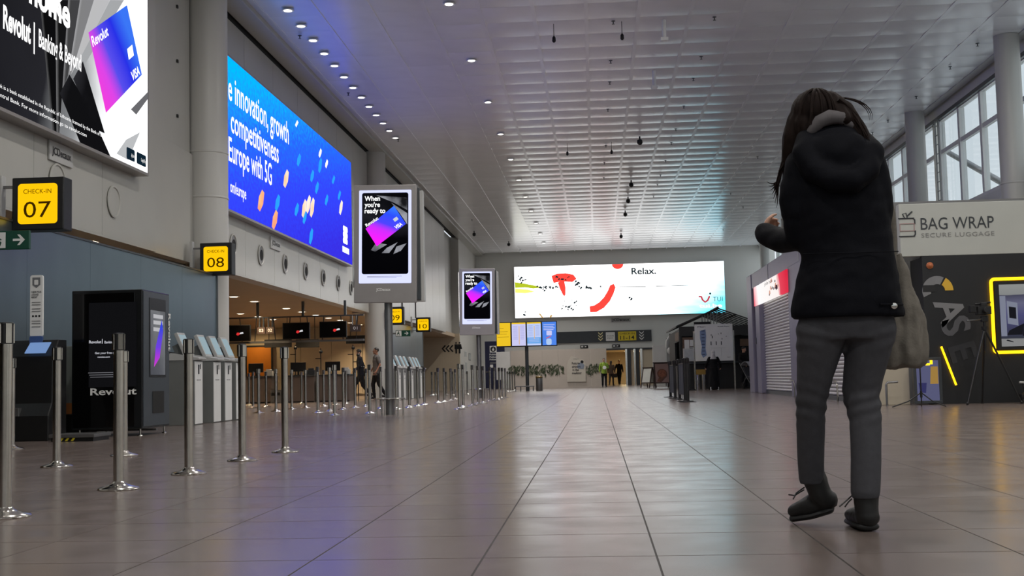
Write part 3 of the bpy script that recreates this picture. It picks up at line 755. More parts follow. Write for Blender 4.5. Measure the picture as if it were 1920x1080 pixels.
def exit_sign(x, y, z, w, h, label, hang=True):
    s = thing('exit_sign', label, 'exit sign', (x, y, z), 0)
    G = pm('exit_green', S(16, 70, 52), .4, noise=(4, .05))
    MB().box(0, w, 0, .05, 0, h).build('plate', G, s, bevel=.006)
    a = h*.5; cx = w*.74
    shape('arrow_print', [(cx-h*.32, a-h*.06), (cx+h*.1, a-h*.06), (cx-h*.08, a-h*.28), (cx+h*.06, a-h*.28), (cx+h*.33, a), (cx+h*.06, a+h*.28), (cx-h*.08, a+h*.28), (cx+h*.1, a+h*.06), (cx-h*.32, a+h*.06)], TXTWHT, s, y=-.003)
    k = shape('pictogram_field', [(w*.02, h*.08), (w*.4, h*.08), (w*.4, h*.92), (w*.02, h*.92)], TXTWHT, s, y=-.003)
    q = lambda pts: shape('runner_print', [(w*.2+px*h, py*h) for px, py in pts], G, k, y=-.009)
    q(disc(.03, .78, .075, 10)); q([(-.12, .62), (.05, .68), (.12, .6), (.02, .42), (-.06, .44)]); q([(0, .46), (.14, .36), (.08, .18), (.14, .17), (.22, .38), (.06, .5)]); q([(-.06, .46), (-.22, .2), (-.3, .22), (-.12, .52)]); q([(-.12, .62), (-.22, .5), (-.18, .46), (-.08, .56)]); q([(.08, .62), (.22, .55), (.2, .5), (.06, .56)])
    if hang:
        for px in (.15, .85): MB().cyl((w*px, .025, h), (w*px, .025, 3.1-z), .006, n=8).build('hanger', STEELD, s)
    elif x > -7.4: MB().box(-.16, .02, .02, .09, h*.4, h*.6).build('wall_bracket', STEELD, s)
exit_sign(-7.49, 14.62, 2.36, .5, .235, 'green exit sign with arrow under check-in sign 07', False)
exit_sign(-7.35, 44.52, 2.25, .55, .23, 'green exit sign with arrow behind the tall screen pole', False)

# luggage weighing machine
wm = thing('weighing_machine', 'black luggage weighing machine with tall white sign and blue screen', 'machine', (-7.42, 14.25, 0), 0)
MB().prism_x([(0, 0), (.5, 0), (.5, 1.22), (.28, 1.22), (.12, 1.02), (.1, .45), (0, .3)], 0, .86).build('body', BLACK, wm, bevel=.012)
MB().box(.04, .5, -.02, .1, .30, .40).build('steel_kick', STEELD, wm, bevel=.005)
MB().prism_x([(-.12, 0), (-.12, .02), (-.02, .34), (0, .34), (0, 0)], .02, .09).build('wedge', STEELD, wm)
sg = MB().prism(rrect(.50, .66, 1.26, 2.02, .03), .26, .29).build('sign_panel', WHITE, wm)
shape('badge_print', [(.53, 1.99), (.63, 1.99), (.63, 1.9), (.58, 1.86), (.53, 1.9)], pm('print_grey', S(110, 112, 115), .5, noise=(4, .05)), sg, y=.258, t=.002)
shape('badge_print', rrect(.555, .605, 1.9, 1.96, .01), WHITE, sg, y=.254, t=.002)
text('CHECK YOUR\nLUGGAGE\nWEIGHT', TXTBLK, sg, .58, 1.80, w=.13, h=.022, align='CENTER', y=.255, bold=.02)
for z_ in (1.68, 1.65, 1.60, 1.57, 1.45, 1.42, 1.38): MB().box(.525, .635, .254, .258, z_, z_+.008).build('line_print', GREY, sg)
for k in range(3): shape('icon_print', disc(.54+.04*k, 1.515, .013, 8), TXTBLK, sg, y=.257, t=.002)
MB().prism(rrect(.50, .66, 1.10, 1.27, .02), .25, .285).build('sign_foot', pm('print_blue', S(60, 86, 140), .5, noise=(4, .05)), wm)
sc_ = MB().box(.53, .79, -.005, .005, -.1, .1).move(Matrix.Translation((0, .14, 1.12)) @ Matrix.Rotation(math.radians(-50), 4, 'X')).build('screen', em('weigh_screen', S(130, 165, 220), .7), wm)
pl = thing('scale_platform', 'low weighing platform with black and yellow striped edge on floor', 'scale', (-6.42, 13.95, 0), 0)
MB().box(0, .55, 0, .5, .045, .085).build('plate', STEELD, pl, bevel=.006)
MB().box(.02, .53, .02, .48, 0, .045).build('base', BLACK, pl)
for k in range(4): shape('hazard_stripe', [(.05+.07*k, .008), (.08+.07*k, .008), (.105+.07*k, .04), (.075+.07*k, .04)], pm('hazard_yellow', S(210, 190, 40), .5, noise=(4, .05)), pl, y=.018, t=.003)
cb = thing('cabinet', 'grey cabinet with an orange plate between two black machines', 'cabinet', (-7.34, 16.35, 0), 0)
MB().box(0, .5, 0, .45, .0, 1.2).build('body', pm('concrete_panel', S(120, 124, 120), .6, noise=(3, .1)), cb, bevel=.01)
MB().box(.02, .35, -.02, 0, .27, .42).build('orange_plate', pm('orange_plate', S(170, 105, 50), .5, noise=(4, .06)), cb)
MB().box(.02, .48, -.02, 0, .02, .26).build('kick_panel', BLACK, cb)

# black vending machine
VX0, VX1, VY0, VY1 = -6.66, -5.74, 15.12, 16.1
vm = thing('vending_machine', 'tall black vending machine with lit side window beside steel posts', 'vending machine', (VX0, VY0, 0), 0)
vw, vd = VX1-VX0, VY1-VY0
MB().box(0, vw, 0, vd, .09, 1.86).build('body', pm('machine_black', S(24, 26, 28), .22, noise=(5, .08)), vm, bevel=.012)
for x in (.08, vw-.05):
    for y in (.06, vd-.06): MB().lathe([(.035, 0), (.03, .012), (.012, .02), (.012, .1)], (x, y, 0), 12).build('foot', STEEL, vm, smooth=True)
MB().box(.0, vw, vd*.5, vd*.55, .05, .075).build('pallet_rail', STEELD, vm)
fs = MB().box(.02, vw-.1, -.006, .002, .12, 1.82).build('front_door', pm('gloss_black', S(8, 8, 9), .08, noise=(5, .05)), vm, bevel=.003)
def LV(px, py):
    p = at_y(px, py, VY0); return p.x-VX0, p.z
a, b = LV(167, 638), LV(213, 567)
scn = MB().box(a[0], b[0]+.3, -.009, -.006, a[1]-.6, b[1]).build('screen', em('machine_screen', S(16, 16, 18), 1), fs)
GT = em('machine_text', S(220, 220, 230), .8)
for s, p0, w_, h_, bo in (('Revolut', (168, 644), .16, .036, .015), ('Banking & Beyond', (197, 644), .27, .032, .01), ('Get your free card', (179, 664), .3, .026, .01), ('revolut.com', (184, 671), .16, .022, .01)):
    x, z_ = LV(*p0); text(s, GT, fs, x, z_, w=w_, h=h_, y=-.016, bold=bo)
x, z_ = LV(192, 640); MB().box(x, x+.006, -.014, -.01, z_-.03, z_+.03).build('divider', GT, fs)
for i, py in enumerate((700, 704, 708)):
    x, z_ = LV(166+i*2, py); MB().box(x, x+.5-.03*i, -.013, -.009, z_, z_+.008).build('line_print', em('machine_text_dim', S(120, 120, 125), .7), fs)
x, z_ = LV(170, 741); text('Revolut', TXTWHT, fs, x, z_, w=.6, h=.085, y=-.012, bold=.02)
sp = thing_side = None
SIDE = pm('machine_side', S(60, 66, 72), .35, noise=(5, .06))
def side_mb(y0, y1, z0, z1, x0, x1): return MB().box(vw+x0, vw+x1, y0-VY0, y1-VY0, z0, z1)
sd = side_mb(VY0+.03, VY1-.02, .12, 1.84, 0, .006).build('side_panel', SIDE, vm)
def LS(px, py):
    p = at_x(px, py, VX1); return p.y, p.z
wa, wb = LS(279, 707), LS(309, 563)
side_mb(wa[0], wb[0], wa[1], wb[1], .004, .012).build('window_frame', BLACK, sd)
side_mb(wa[0]+.03, wb[0]-.03, wa[1]+.03, wb[1]-.16, .012, .016).build('shown_picture', grad('vend_pic', [(0, S(60, 62, 70)), (.35, S(110, 112, 120)), (.7, S(150, 152, 156)), (1, S(70, 70, 74))], (0, .6, .8), .4, 1.9, .55, noise=(3, .6)), sd)
ct_ = wa[0]+.30; zc = (wa[1]+wb[1])/2-.1
side_c = MB().prism_x([(ct_-.16-VY0, zc-.28), (ct_+.04-VY0, zc-.16), (ct_+.17-VY0, zc+.2), (ct_+.12-VY0, zc+.34), (ct_-.1-VY0, zc-.02)], vw+.018, vw+.02).build('shown_card', grad('vend_card', [(0, S(230, 60, 220)), (.5, S(120, 70, 240)), (1, S(60, 80, 240))], (0, 0, 1), zc-.3, zc+.25, .8), sd)
for k, zz in enumerate((wb[1]-.26, wb[1]-.34, wb[1]-.43)): side_mb(wa[0]+.12, wb[0]-.12, zz, zz+.05, .017, .019).build('line_print', em('vend_text', S(210, 210, 214), .7), sd)
sa, sb = LS(285, 775), LS(306, 733)
side_mb(sa[0], sb[0], sa[1], sb[1], .004, .012).build('dispensing_slot', DARKGAP, sd)
tv = text('Revolut', TXTWHT, None, 0, 0, w=.5, h=.085, y=0, bold=.02)
tv.parent = sd
ta = LS(313, 588)
tv.matrix_local = Matrix.Translation((vw+.012, ta[0]-VY0+.02, ta[1])) @ Matrix.Rotation(PI/2, 4, 'Z') @ Matrix.Rotation(PI/2, 4, 'Y')

# ------------------------------------------------------------------ self check-in machines
def make_kiosk(label, loc, group):
    k = thing('check_in_machine', label, 'check-in kiosk', loc, PI/2, group)
    KG = pm('kiosk_grey', S(112, 114, 112), .45, noise=(4, .05))
    MB().box(0, .36, .012, .46, 0, 1.02).build('body', KG, k, bevel=.008)
    f = MB().box(.0, .36, 0, .012, .02, 1.0).build('front_panel', WHITE, k)
    MB().box(.14, .19, -.006, 0, .80, .95).build('card_slot', BLACK, f); MB().box(.24, .26, -.006, 0, .88, .96).build('ticket_slot', BLACK, f)
    for q in range(3): MB().box(.08+.07*q, .12+.07*q, -.004, 0, .70, .715).build('line_print', GREY, f)
    MB().prism_x([(-.06, 1.03), (-.06, 1.06), (.40, 1.14), (.44, 1.1), (.44, 1.02), (.0, 1.02)], -.01, .37).build('shelf', LGREY, k, bevel=.005)
    M = Matrix.Translation((0, .13, 1.1)) @ Matrix.Rotation(math.radians(-24), 4, 'X')
    h = MB().box(.0, .36, 0, .06, 0, .40).move(M).build('head', LGREY, k, bevel=.01)
    MB().box(.03, .33, -.006, .002, .04, .36).move(M).build('screen', E_SCREEN, h)
    MB().box(.12, .24, .06, .2, .02, .25).move(M).build('neck', KG, h)
    return k
g1 = 'check-in machines beside the black vending machine'
k0 = make_kiosk('check-in machine nearest the black vending machine, half hidden by it', (-6.3, 18.84, 0), g1)
for y, lb in ((19.79, 'second check-in machine from the black vending machine'), (20.41, 'third check-in machine from the black vending machine'), (21.05, 'fourth check-in machine, standing next to the near round column')):
    dup(k0, (-6.3, y, 0), None, lb, g1)
for y in (38.7, 39.7, 40.6, 41.4, 42.7, 43.5, 44.2):
    dup(k0, (-6.3, y, 0), None, 'check-in machine in the far row in front of the second partition', 'far row of check-in machines')

# ------------------------------------------------------------------ queue posts
def make_post(loc, label, group=None):
    s = thing('queue_post', label, 'stanchion', loc, 0, group)
    MB().lathe([(.121, 0), (.124, .006), (.118, .013), (.075, .024), (.045, .036), (.034, .05)], (0, 0, 0), 28).build('base', STEEL, s, smooth=True)
    MB().cyl((0, 0, .04), (0, 0, .86), .031, n=20).build('pole', STEEL, s, smooth=True)
    h = MB().cyl((0, 0, .845), (0, 0, .94), .0335, n=20).build('belt_head', BLACK, s, smooth=True)
    for a in (45, 135, 225, 315):
        c, sn = math.cos(math.radians(a)), math.sin(math.radians(a))
        MB().box(-.014, .014, .029, .0365, .85, .945).move(Matrix.Rotation(math.radians(a), 4, 'Z')).build('strip', STEEL, h)
    MB().lathe([(.035, .94), (.036, .944), (.033, .951), (.01, .953)], (0, 0, 0), 20).build('cap', BLACK, s, smooth=True)
    return s
p0 = make_post((-2.9, 5.83, 0), 'nearest steel queue post, cut by the picture edge')
for x, y, lb in ((-2.92, 7.3, 'steel queue post directly before the black vending machine'), (-2.88, 8.47, 'steel queue post before the grey check-in machines'), (-2.9, 9.84, 'steel queue post between two others, second from the end of the near row'), (-2.83, 10.94, 'last steel queue post of the near row, before the check-in desks'), (-4.29, 9.47, 'steel queue post standing before the luggage weighing machine'), (-4.28, 10.83, 'steel queue post hidden behind another, before the black vending machine'), (-6.1, 12.4, 'steel queue post at the far edge beside the black weighing machine')):
    q = dup(p0, (x, y, 0), random.uniform(-.25, .25), lb)
gA, lA = 'queue posts before the check-in desks', 'steel queue post in the crowd of posts before the check-in desks'
for x, y in ((-5.79, 25.07), (-7.27, 30.15), (-7.16, 31.7), (-5.8, 26.25), (-4.9, 22.6), (-7.33, 33.99), (-5.76, 27.5), (-7.23, 34.91), (-5.81, 29.11), (-5.82, 30.54), (-4.42, 23.58), (-4.95, 27.78), (-10.32, 35.73), (-9.01, 31.57), (-7.26, 25.87), (-8.96, 32.66), (-7.2, 27.06), (-7.33, 29.0), (-8.75, 35.8), (-8.9, 29.9)):
    dup(p0, (x, y, 0), random.uniform(-.3, .3), lA, gA)
for x, y in ((-4.33, 28.03), (-4.35, 29.52), (-4.4, 30.98), (-4.36, 26.4), (-4.31, 33.02), (-4.28, 34.1), (-4.31, 35.94), (-4.45, 38.28)):
    dup(p0, (x, y, 0), random.uniform(-.3, .3), 'steel queue post in the row between the two tall screens', 'queue posts between the two tall screens')
for x, y in ((-2.88, 25.47), (-2.98, 27.09), (-2.91, 28.52), (-2.96, 30.34), (-2.93, 31.4), (-2.99, 34.2), (-2.95, 35.16), (-2.92, 36.52), (-2.9, 37.37), (-2.95, 39.3)):
    dup(p0, (x, y, 0), random.uniform(-.3, .3), 'steel queue post in the outer row under the smaller tall screen', 'queue posts under the smaller tall screen')
for x, y in ((-4.2, 57.38), (-4.15, 58.33), (-4.1, 59.3), (-4.05, 60.3)):
    dup(p0, (x, y, 0), 0, 'far queue post beside the bench under the flight screens', 'far queue posts by the flight screens')
for x, y in ((-6.61, 48.75), (-6.66, 50.22), (-6.23, 50.33), (-5.8, 49.0), (-5.28, 49.67), (-7.1, 52.4)):
    dup(p0, (x, y, 0), 0, 'far queue post before the brown toilet wall', 'queue posts before the toilet wall')

# ------------------------------------------------------------------ tall advertising screens on poles
AD_BLK = grad('totem_ad_ground', [(0, S(3, 3, 5)), (.55, S(6, 6, 9)), (.75, S(30, 30, 36)), (1, S(8, 8, 11))], (.25, 0, .9), .2, 2.0, 1.0, noise=(1.5, .5, (1, 1, 1)))
CARD2 = grad('totem_card', [(0, S(235, 20, 230)), (.38, S(190, 40, 235)), (.55, S(70, 60, 235)), (.8, S(40, 70, 240)), (1, S(50, 110, 250))], (.35, 0, .94), 1.17, 1.92, 1.25)
STRK = grad('totem_streak', [(0, S(20, 20, 24)), (.3, S(150, 152, 160)), (.5, S(30, 30, 34)), (.7, S(160, 162, 170)), (1, S(25, 25, 28))], (.6, 0, .8), .9, 2.1, 1.0, noise=(4, .5))
def totem(label, loc, lean):
    t = thing('advertising_screen', label, 'screen', loc, 0)
    w, h, z0 = 1.17, 2.2, 2.07
    MB().cyl((0, .25, 0), (0, .25, z0+.2), .075, n=24).build('pole', STEELD, t, smooth=True)
    MB().box(-w/2+.1, w/2+.11, .18, .34, z0+.02, z0+h-.1).build('rear_case', LGREY, t, bevel=.01)
    MB().box(-w/2+.08, w/2+.05, .11, .18, z0+.05, z0+h-.06).build('middle_case', ANTHR, t, bevel=.005)
    M = Matrix.Translation((0, 0, z0+h/2)) @ Matrix.Rotation(lean, 4, 'Y') @ Matrix.Translation((-w/2, 0, -h/2))
    c = MB().box(0, w, 0, .11, 0, h).build('front_case', TOTEM, t, bevel=.012)
    c.matrix_local = M
    def on(o): o.matrix_local = Matrix.Identity(4); return o
    fr = .095
    shape('lit_border', rrect(fr, w-fr, .36, h-.10, .02), em('totem_border', S(200, 205, 245), 1.25), c, y=.0, t=.006)
    shape('picture', rrect(fr+.055, w-fr-.055, .53, h-.15, .04), AD_BLK, c, y=-.006, t=.003)
    for k, (x0, z_0, x1, z1_, x2, z2, x3, z3) in enumerate(((.42, 2.0, 1.0, 1.95, 1.0, 1.72, .75, 1.86), (.7, 1.86, 1.0, 1.66, 1.0, 1.45, .86, 1.66), (.32, .98, .42, 1.12, .62, 1.08, .40, .95), (.52, .92, .62, 1.02, .82, 1.12, .66, .92), (.74, .90, .8, 1.04, .99, 1.1, .88, .96))):
        shape('streak_print', [(x0, z_0), (x1, z1_), (x2, z2), (x3, z3)], STRK, c, y=-.0095, t=.001)
    card = [(.22, 1.38), (.75, 1.80), (.975, 1.46), (.43, 1.05)]
    shape('card_print', card, CARD2, c, y=-.011, t=.002)
    for i, s in enumerate(('When', "you're", 'ready to')):
        text(s, E_TXT, c, .2, 1.90-.115*i, w=(.29, .29, .39)[i], h=.088, y=-.018, bold=.025)
    ra = math.atan2(.42, .53)
    text('Revolut', E_TXT, c, .24, 1.41, w=.27, h=.06, y=-.018, bold=.02, rot=ra*.85)
    text('VISA', E_TXT, c, .79, 1.36, w=.15, h=.065, y=-.018, bold=.03, rot=ra*.85)
    shape('chip_print', [(.73, 1.55), (.80, 1.6), (.84, 1.55), (.77, 1.5)], em('chip_grey', S(200, 205, 215), 1), c, y=-.014, t=.001)
    for z_ in (.485, .465): MB().box(.25, .9-.1*(z_ < .47), -.01, -.006, z_, z_+.006).build('line_print', GREY, c)
    text('JCDecaux', TXTWHT, c, w/2-.03, .22, w=.27, h=.05, y=-.008, bold=.03, align='CENTER')
    MB().box(-w/2-.035, -w/2-.02, .0, .09, z0+.3, z0+h-.1).build('side_strip', E_TXT if False else STEEL, t)
    # round seat ring with legs at the foot of the pole
    MB().lathe([(.10, .285), (.285, .285), (.295, .295), (.285, .31), (.10, .31)], (0, .25, 0), 32).build('foot_ring', STEEL, t, smooth=True)
    for a in range(6):
        x, y = .25*math.cos(a*PI/3+.3), .25+.25*math.sin(a*PI/3+.3)
        MB().cyl((x, y, 0), (x, y, .29), .016, n=10).build('ring_leg', STEEL, t, smooth=True)
    return t
totem('larger and nearer tall advertising screen on a grey pole with foot ring', (-3.85, 22.3, 0), math.radians(1.0))
totem('smaller and farther tall advertising screen, beside yellow flight screen', (-3.87, 40.0, 0), math.radians(1.0))
# ------------------------------------------------------------------ flight screens, bench and bin below them
ft = thing('flight_screens', 'row of four portrait flight screens on a dark pole', 'screens', (-3.36, 59.0, 0), 0)
MB().cyl((0, .2, 0), (0, .2, 3.2), .085, n=20).build('pole', ANTHR, ft, smooth=True)
MB().box(-1.46, 1.5, .05, .16, 2.14, 3.36).build('rear_frame', ANTHR, ft, bevel=.01)
cols = [em('flight_yellow', S(238, 196, 40), .95), em('flight_white', S(205, 205, 245), .95), em('flight_white2', S(190, 208, 250), .95), em('flight_blue', S(80, 135, 235), .95)]
for k in range(4):
    x = -1.45+.74*k
    sd_ = MB().box(x, x+.71, 0, .05, 2.17, 3.33).build('screen_case', BLACK, ft, bevel=.005)
    shape('picture', [(x+.02, 2.19), (x+.69, 2.19), (x+.69, 3.31), (x+.02, 3.31)], cols[k], sd_, y=-.002, t=.003)
    if k == 0:
        for z_, w_ in ((3.03, .3), (2.88, .5), (2.76, .45), (2.62, .55)): MB().box(x+.06, x+.06+w_, -.008, -.005, z_, z_+.015).build('line_print', em('flight_ink', S(120, 95, 20), .8), sd_)
    elif k < 3:
        MB().box(x+.02, x+.69, -.008, -.005, 3.24, 3.31).build('head_print', cols[0], sd_)
        MB().box(x+.36, x+.39, -.008, -.005, 2.5 if k == 2 else 2.25, 3.14).build('column_print', em('flight_orange', S(230, 180, 110), .9), sd_)
        for q in range(14):
            z_ = 3.14-.05*q
            if k == 2 and z_ < 2.62: break
            MB().box(x+.08, x+.3, -.007, -.005, z_, z_+.012).build('line_print', em('flight_lilac', S(150, 150, 215), .9), sd_); MB().box(x+.43, x+.62, -.007, -.005, z_, z_+.012).build('line_print', em('flight_lilac', S(150, 150, 215), .9), sd_)
        if k == 2:
            MB().box(x+.02, x+.69, -.007, -.005, 2.28, 2.58).build('field_print', em('flight_sky', S(110, 170, 235), .95), sd_)
            for q in range(3): MB().box(x+.1, x+.6, -.01, -.008, 2.5-.07*q, 2.515-.07*q).build('line_print', cols[1], sd_)
    else:
        for q in range(4): MB().box(x+.08, x+.62-.06*(q % 2), -.008, -.005, 3.16-.08*q, 3.19-.08*q).build('line_print', cols[1], sd_)
        shape('icon_print', rrect(x+.22, x+.48, 2.66, 2.88, .03), cols[1], sd_, y=-.005, t=.002)
        shape('icon_print', [(x+.2, 2.5), (x+.44, 2.6), (x+.44, 2.64), (x+.2, 2.55)], em('flight_red', S(220, 100, 110), .9), sd_, y=-.005, t=.002)
        shape('icon_print', rrect(x+.2, x+.46, 2.2, 2.5, .08), em('flight_pale', S(180, 205, 240), .95), sd_, y=-.005, t=.002)
bn = thing('bench', 'low dark bench at the foot of the flight screens', 'bench', (-3.45, 58.6, 0), 0)
MB().box(-.5, .45, -.15, .12, .2, .25).build('seat', STEELD, bn, bevel=.01)
for x in (-.45, -.2, .2, .4): MB().box(x-.02, x+.02, -.12, .05, 0, .2).build('leg', ANTHR, bn)
b_ = thing('litter_bin', 'round brown litter bin beside the flight screens', 'bin', (-2.76, 58.6, 0), 0)
MB().lathe([(.15, 0), (.16, .02), (.16, .62), (.15, .64)], (0, 0, 0), 24).build('drum', STEELD, b_, smooth=True)
MB().lathe([(.165, .60), (.17, .62), (.17, .68), (.12, .71), (.05, .71)], (0, 0, 0), 24).build('lid', pm('bin_brass', S(120, 100, 60), .4, .4, noise=(5, .08)), b_, smooth=True)

# ------------------------------------------------------------------ toilet wall signs, police panel, notices
ts = thing('toilet_sign', 'black arrows and two figures on the beige end wall', 'sign', (-9.0, 70.85, 2.2), 0)
for k in range(3): shape('arrow_print', [(.0+.22*k, .24), (.2+.22*k, .46), (.26+.22*k, .40), (.1+.22*k, .24), (.26+.22*k, .08), (.2+.22*k, .02)], TXTBLK, ts, y=-.004)
def figure_print(x, skirt):
    shape('head_print', disc(x, .56, .05, 10), TXTBLK, ts, y=-.004)
    shape('figure_print', [(x-.09, .48), (x+.09, .48), (x+(.15 if skirt else .09), .2), (x+.05, .2), (x+.05, -.06), (x-.05, -.06), (x-.05, .2), (x-(.15 if skirt else .09), .2)], TXTBLK, ts, y=-.004)
figure_print(.86, False); figure_print(1.15 if False else 1.06, True)
po = thing('police_panel', 'dark blue police panel with round emblem near toilet wall', 'sign', (-6.75, 74.0, 0), 0)
NV = pm('police_blue', S(28, 32, 62), .45, noise=(3, .06))
MB().box(0, .96, 0, .2, 0, 2.9).build('panel', NV, po, bevel=.01)
MB().box(.96, 1.2, 0, .1, 2.25, 2.62).build('side_sign', NV, po)
em_ = shape('emblem_field', rrect(.3, .72, 2.22, 2.62, .02), TXTWHT, po, y=-.004)
shape('emblem_print', disc(.51, 2.42, .17, 24), TXTBLK, em_, y=-.009)
shape('emblem_print', [(.47, 2.32), (.55, 2.32), (.58, 2.4), (.54, 2.47), (.52, 2.54), (.49, 2.48), (.44, 2.42)], TXTWHT, em_, y=-.014)
for k, s in enumerate(('Politie', 'Police', 'Polizei')): text(s, TXTWHT, po, .28, 2.05-.15*k, w=.42, h=.1, y=-.01, bold=.02)
MB().box(.3, .75, -.006, -.003, 1.55, 1.62).build('line_print', GREY, po)
shape('icon_print', rrect(.3, .48, 1.3, 1.48, .02), TXTWHT, po, y=-.004)
MB().box(.02, .3, -.04, 0, 1.02, 1.06).build('door_handle', STEEL, po)
for y, z0, z1, lb in ((73.2, 1.95, 2.35, 'upper pale notice on the white end wall'), (75.6, 1.8, 2.25, 'dark framed notice on the white end wall'), (73.4, .9, 1.7, 'tall pale notice low on the white end wall')):
    nt = thing('wall_notice', lb, 'notice', (-7.915, y, z0), PI/2)
    MB().box(0, 1.3, 0, .015, 0, z1-z0).build('frame', ANTHR if 'dark' in lb else LGREY, nt); MB().box(.12, 1.18, -.006, 0, .05, z1-z0-.05).build('sheet', pm('notice_paper', S(150, 152, 150), .6, noise=(3, .12)), nt)

# ------------------------------------------------------------------ pale hoarding with printed garland and poster
HY = 72.0
hw = thing('hoarding', 'long pale site hoarding with a band of printed plants', 'hoarding', (-5.06, HY, 0), 0)
n = 6; HW = 5.66
for k in range(n): MB().box(HW/n*k+.004, HW/n*(k+1)-.004, 0, .1, 0, 2.26).build('panel', pm('hoarding_upper', S(196, 186, 176), .55, noise=(1.2, .03), island=.02), hw)
MB().box(-.85, 0, .02, .12, .55, 2.2).build('side_panel', WHITE, hw)
gl = pm('leaf_print_dark', S(52, 66, 42), .6, noise=(5, .2)); gm = pm('leaf_print_light', S(100, 108, 84), .6, noise=(5, .2))
rnd = random.Random(11)
plants = []
x = .15
while x < HW-.3:
    if not (3.3 < x+.1 < 4.5): plants.append(x)
    x += rnd.uniform(.32, .44)
for x in plants:
    a, b = MB(), MB()
    for q in range(44):
        mbq = a if rnd.random() < .6 else b
        t = rnd.uniform(-1, 1); l = rnd.uniform(.12, .24); dn = rnd.uniform(-.30, .34)
        px, pz = x+.2*t+.02, 1.12+dn*(1.1-abs(t)*.6); ang = -PI/2+t*1.0+rnd.uniform(-.5, .5)
        c, s_ = math.cos(ang), math.sin(ang); w_ = l*.3
        mbq.prism([(px, pz), (px+c*l*.5-s_*w_/2, pz+s_*l*.5+c*w_/2), (px+c*l, pz+s_*l), (px+c*l*.5+s_*w_/2, pz+s_*l*.5-c*w_/2)], -.012-q*.0005, -.004)
    o = a.build('leaf_print', gl, hw); tag(o, kind='stuff'); o = b.build('leaf_print_pale', gm, hw); tag(o, kind='stuff')
ps = shape('poster', [(3.32, .34), (4.42, .34), (4.42, 1.4), (4.3, 1.62), (4.1, 1.68), (3.6, 1.86), (3.42, 1.6), (3.32, 1.3)], pm('poster_paper', S(205, 198, 186), .55, noise=(2, .03)), hw, y=-.03, t=.02)
for k, s in enumerate(('Future', 'airport', 'in the', 'making')): text(s, TXTBLK, ps, 3.62+(.03 if k == 2 else 0), 1.36-.19*k, w=(.45, .5, .36, .55)[k], h=.13, y=-.06, bold=.02)
text('coming soon', GREY, ps, 3.7, 1.66, w=.35, h=.06, y=-.06)
shape('figure_print', [(3.98, 1.1), (4.3, 1.08), (4.36, 1.3), (4.2, 1.5), (4.02, 1.42), (3.92, 1.25)], pm('poster_blue', S(140, 150, 168), .55, noise=(4, .1)), ps, y=-.052, t=.003)
shape('figure_print', disc(4.22, 1.5, .09, 10), TXTBLK, ps, y=-.056, t=.002)
# white display structure right of the doorway
wd = thing('display_wall', 'white panel structure beside the lift doorway', 'display', (3.25, 71.0, 0), 0)
MB().box(0, .78, 0, .1, .5, 2.35).build('panel', WHITE, wd, bevel=.01); MB().box(.82, 1.6, .1, .2, .3, 2.75).build('panel', LGREY, wd, bevel=.01)
MB().tube([(.8, .0, 2.2), (.84, -.02, 2.6), (1.0, -.03, 2.82), (1.3, -.02, 2.84), (1.5, 0, 2.7)], .05, 10).build('arched_tube', WHITE, wd, smooth=True)
MB().ball((1.0, -.05, 2.0), (.16, .1, .2), 12).build('white_drape', WHITE, wd, smooth=True)
MB().box(.03, .1, 0, .1, 0, .5).box(.7, .78, 0, .1, 0, .5).box(.86, .92, .1, .2, 0, .3).box(1.5, 1.56, .1, .2, 0, .3).build('foot', GREY, wd)

# ------------------------------------------------------------------ A-frame boards
def a_frame(label, x, y, w, h, rz, rich):
    t = thing('sandwich_board', label, 'sandwich board', (x, y, 0), rz)
    WD = pm('dark_wood', S(46, 28, 24), .5, noise=(9, .2))
    for sgn, nm in ((-1, 'front_leaf'), (1, 'rear_leaf')):
        M = Matrix.Translation((0, sgn*.02, 0)) @ Matrix.Translation((0, 0, h)) @ Matrix.Rotation(sgn*.24, 4, 'X') @ Matrix.Translation((0, 0, -h))
        f = MB().frame(-w/2, w/2, .2, h, .05, -.015, .015).box(-w/2, -w/2+.05, -.015, .015, -.02, .2).box(w/2-.05, w/2, -.015, .015, -.02, .2).move(M).build(nm, WD, t)
        MB().box(-w/2+.05, w/2-.05, -.008, .008, .25, h-.05).move(M).build('sheet', pm('board_sheet_pink', S(128, 104, 100), .5, noise=(3, .1)) if rich else pm('board_sheet_white', S(196, 198, 192), .5, noise=(3, .06)), f)
        if rich and sgn < 0:
            MB().prism(disc(0, h*.55, w*.32, 26), -.02, -.014).move(M).build('dish_print', pm('dish_brown', S(92, 58, 44), .5, noise=(9, .35)), f)
            MB().prism(disc(0, h*.56, w*.24, 20), -.024, -.02).move(M).build('dish_print', pm('dish_red', S(120, 72, 52), .5, noise=(14, .4)), f)
            MB().prism([(-w*.35, .3), (-w*.1, .27), (w*.1, .42), (-w*.2, .5)], -.02, -.016).move(M).build('dish_print', pm('dish_brown', S(92, 58, 44), .5), f)
    MB().box(-w/2-.03, w/2+.03, -.05, .05, h-.03, h+.02).build('hinge_rail', WD, t)
a_frame('dark wooden sandwich board with a round food picture', 3.02, 57.4, .72, 1.2, .08, True)
a_frame('smaller white-sheeted sandwich board left of the food picture board', 2.55, 61.0, .6, 1.0, -.75, False)

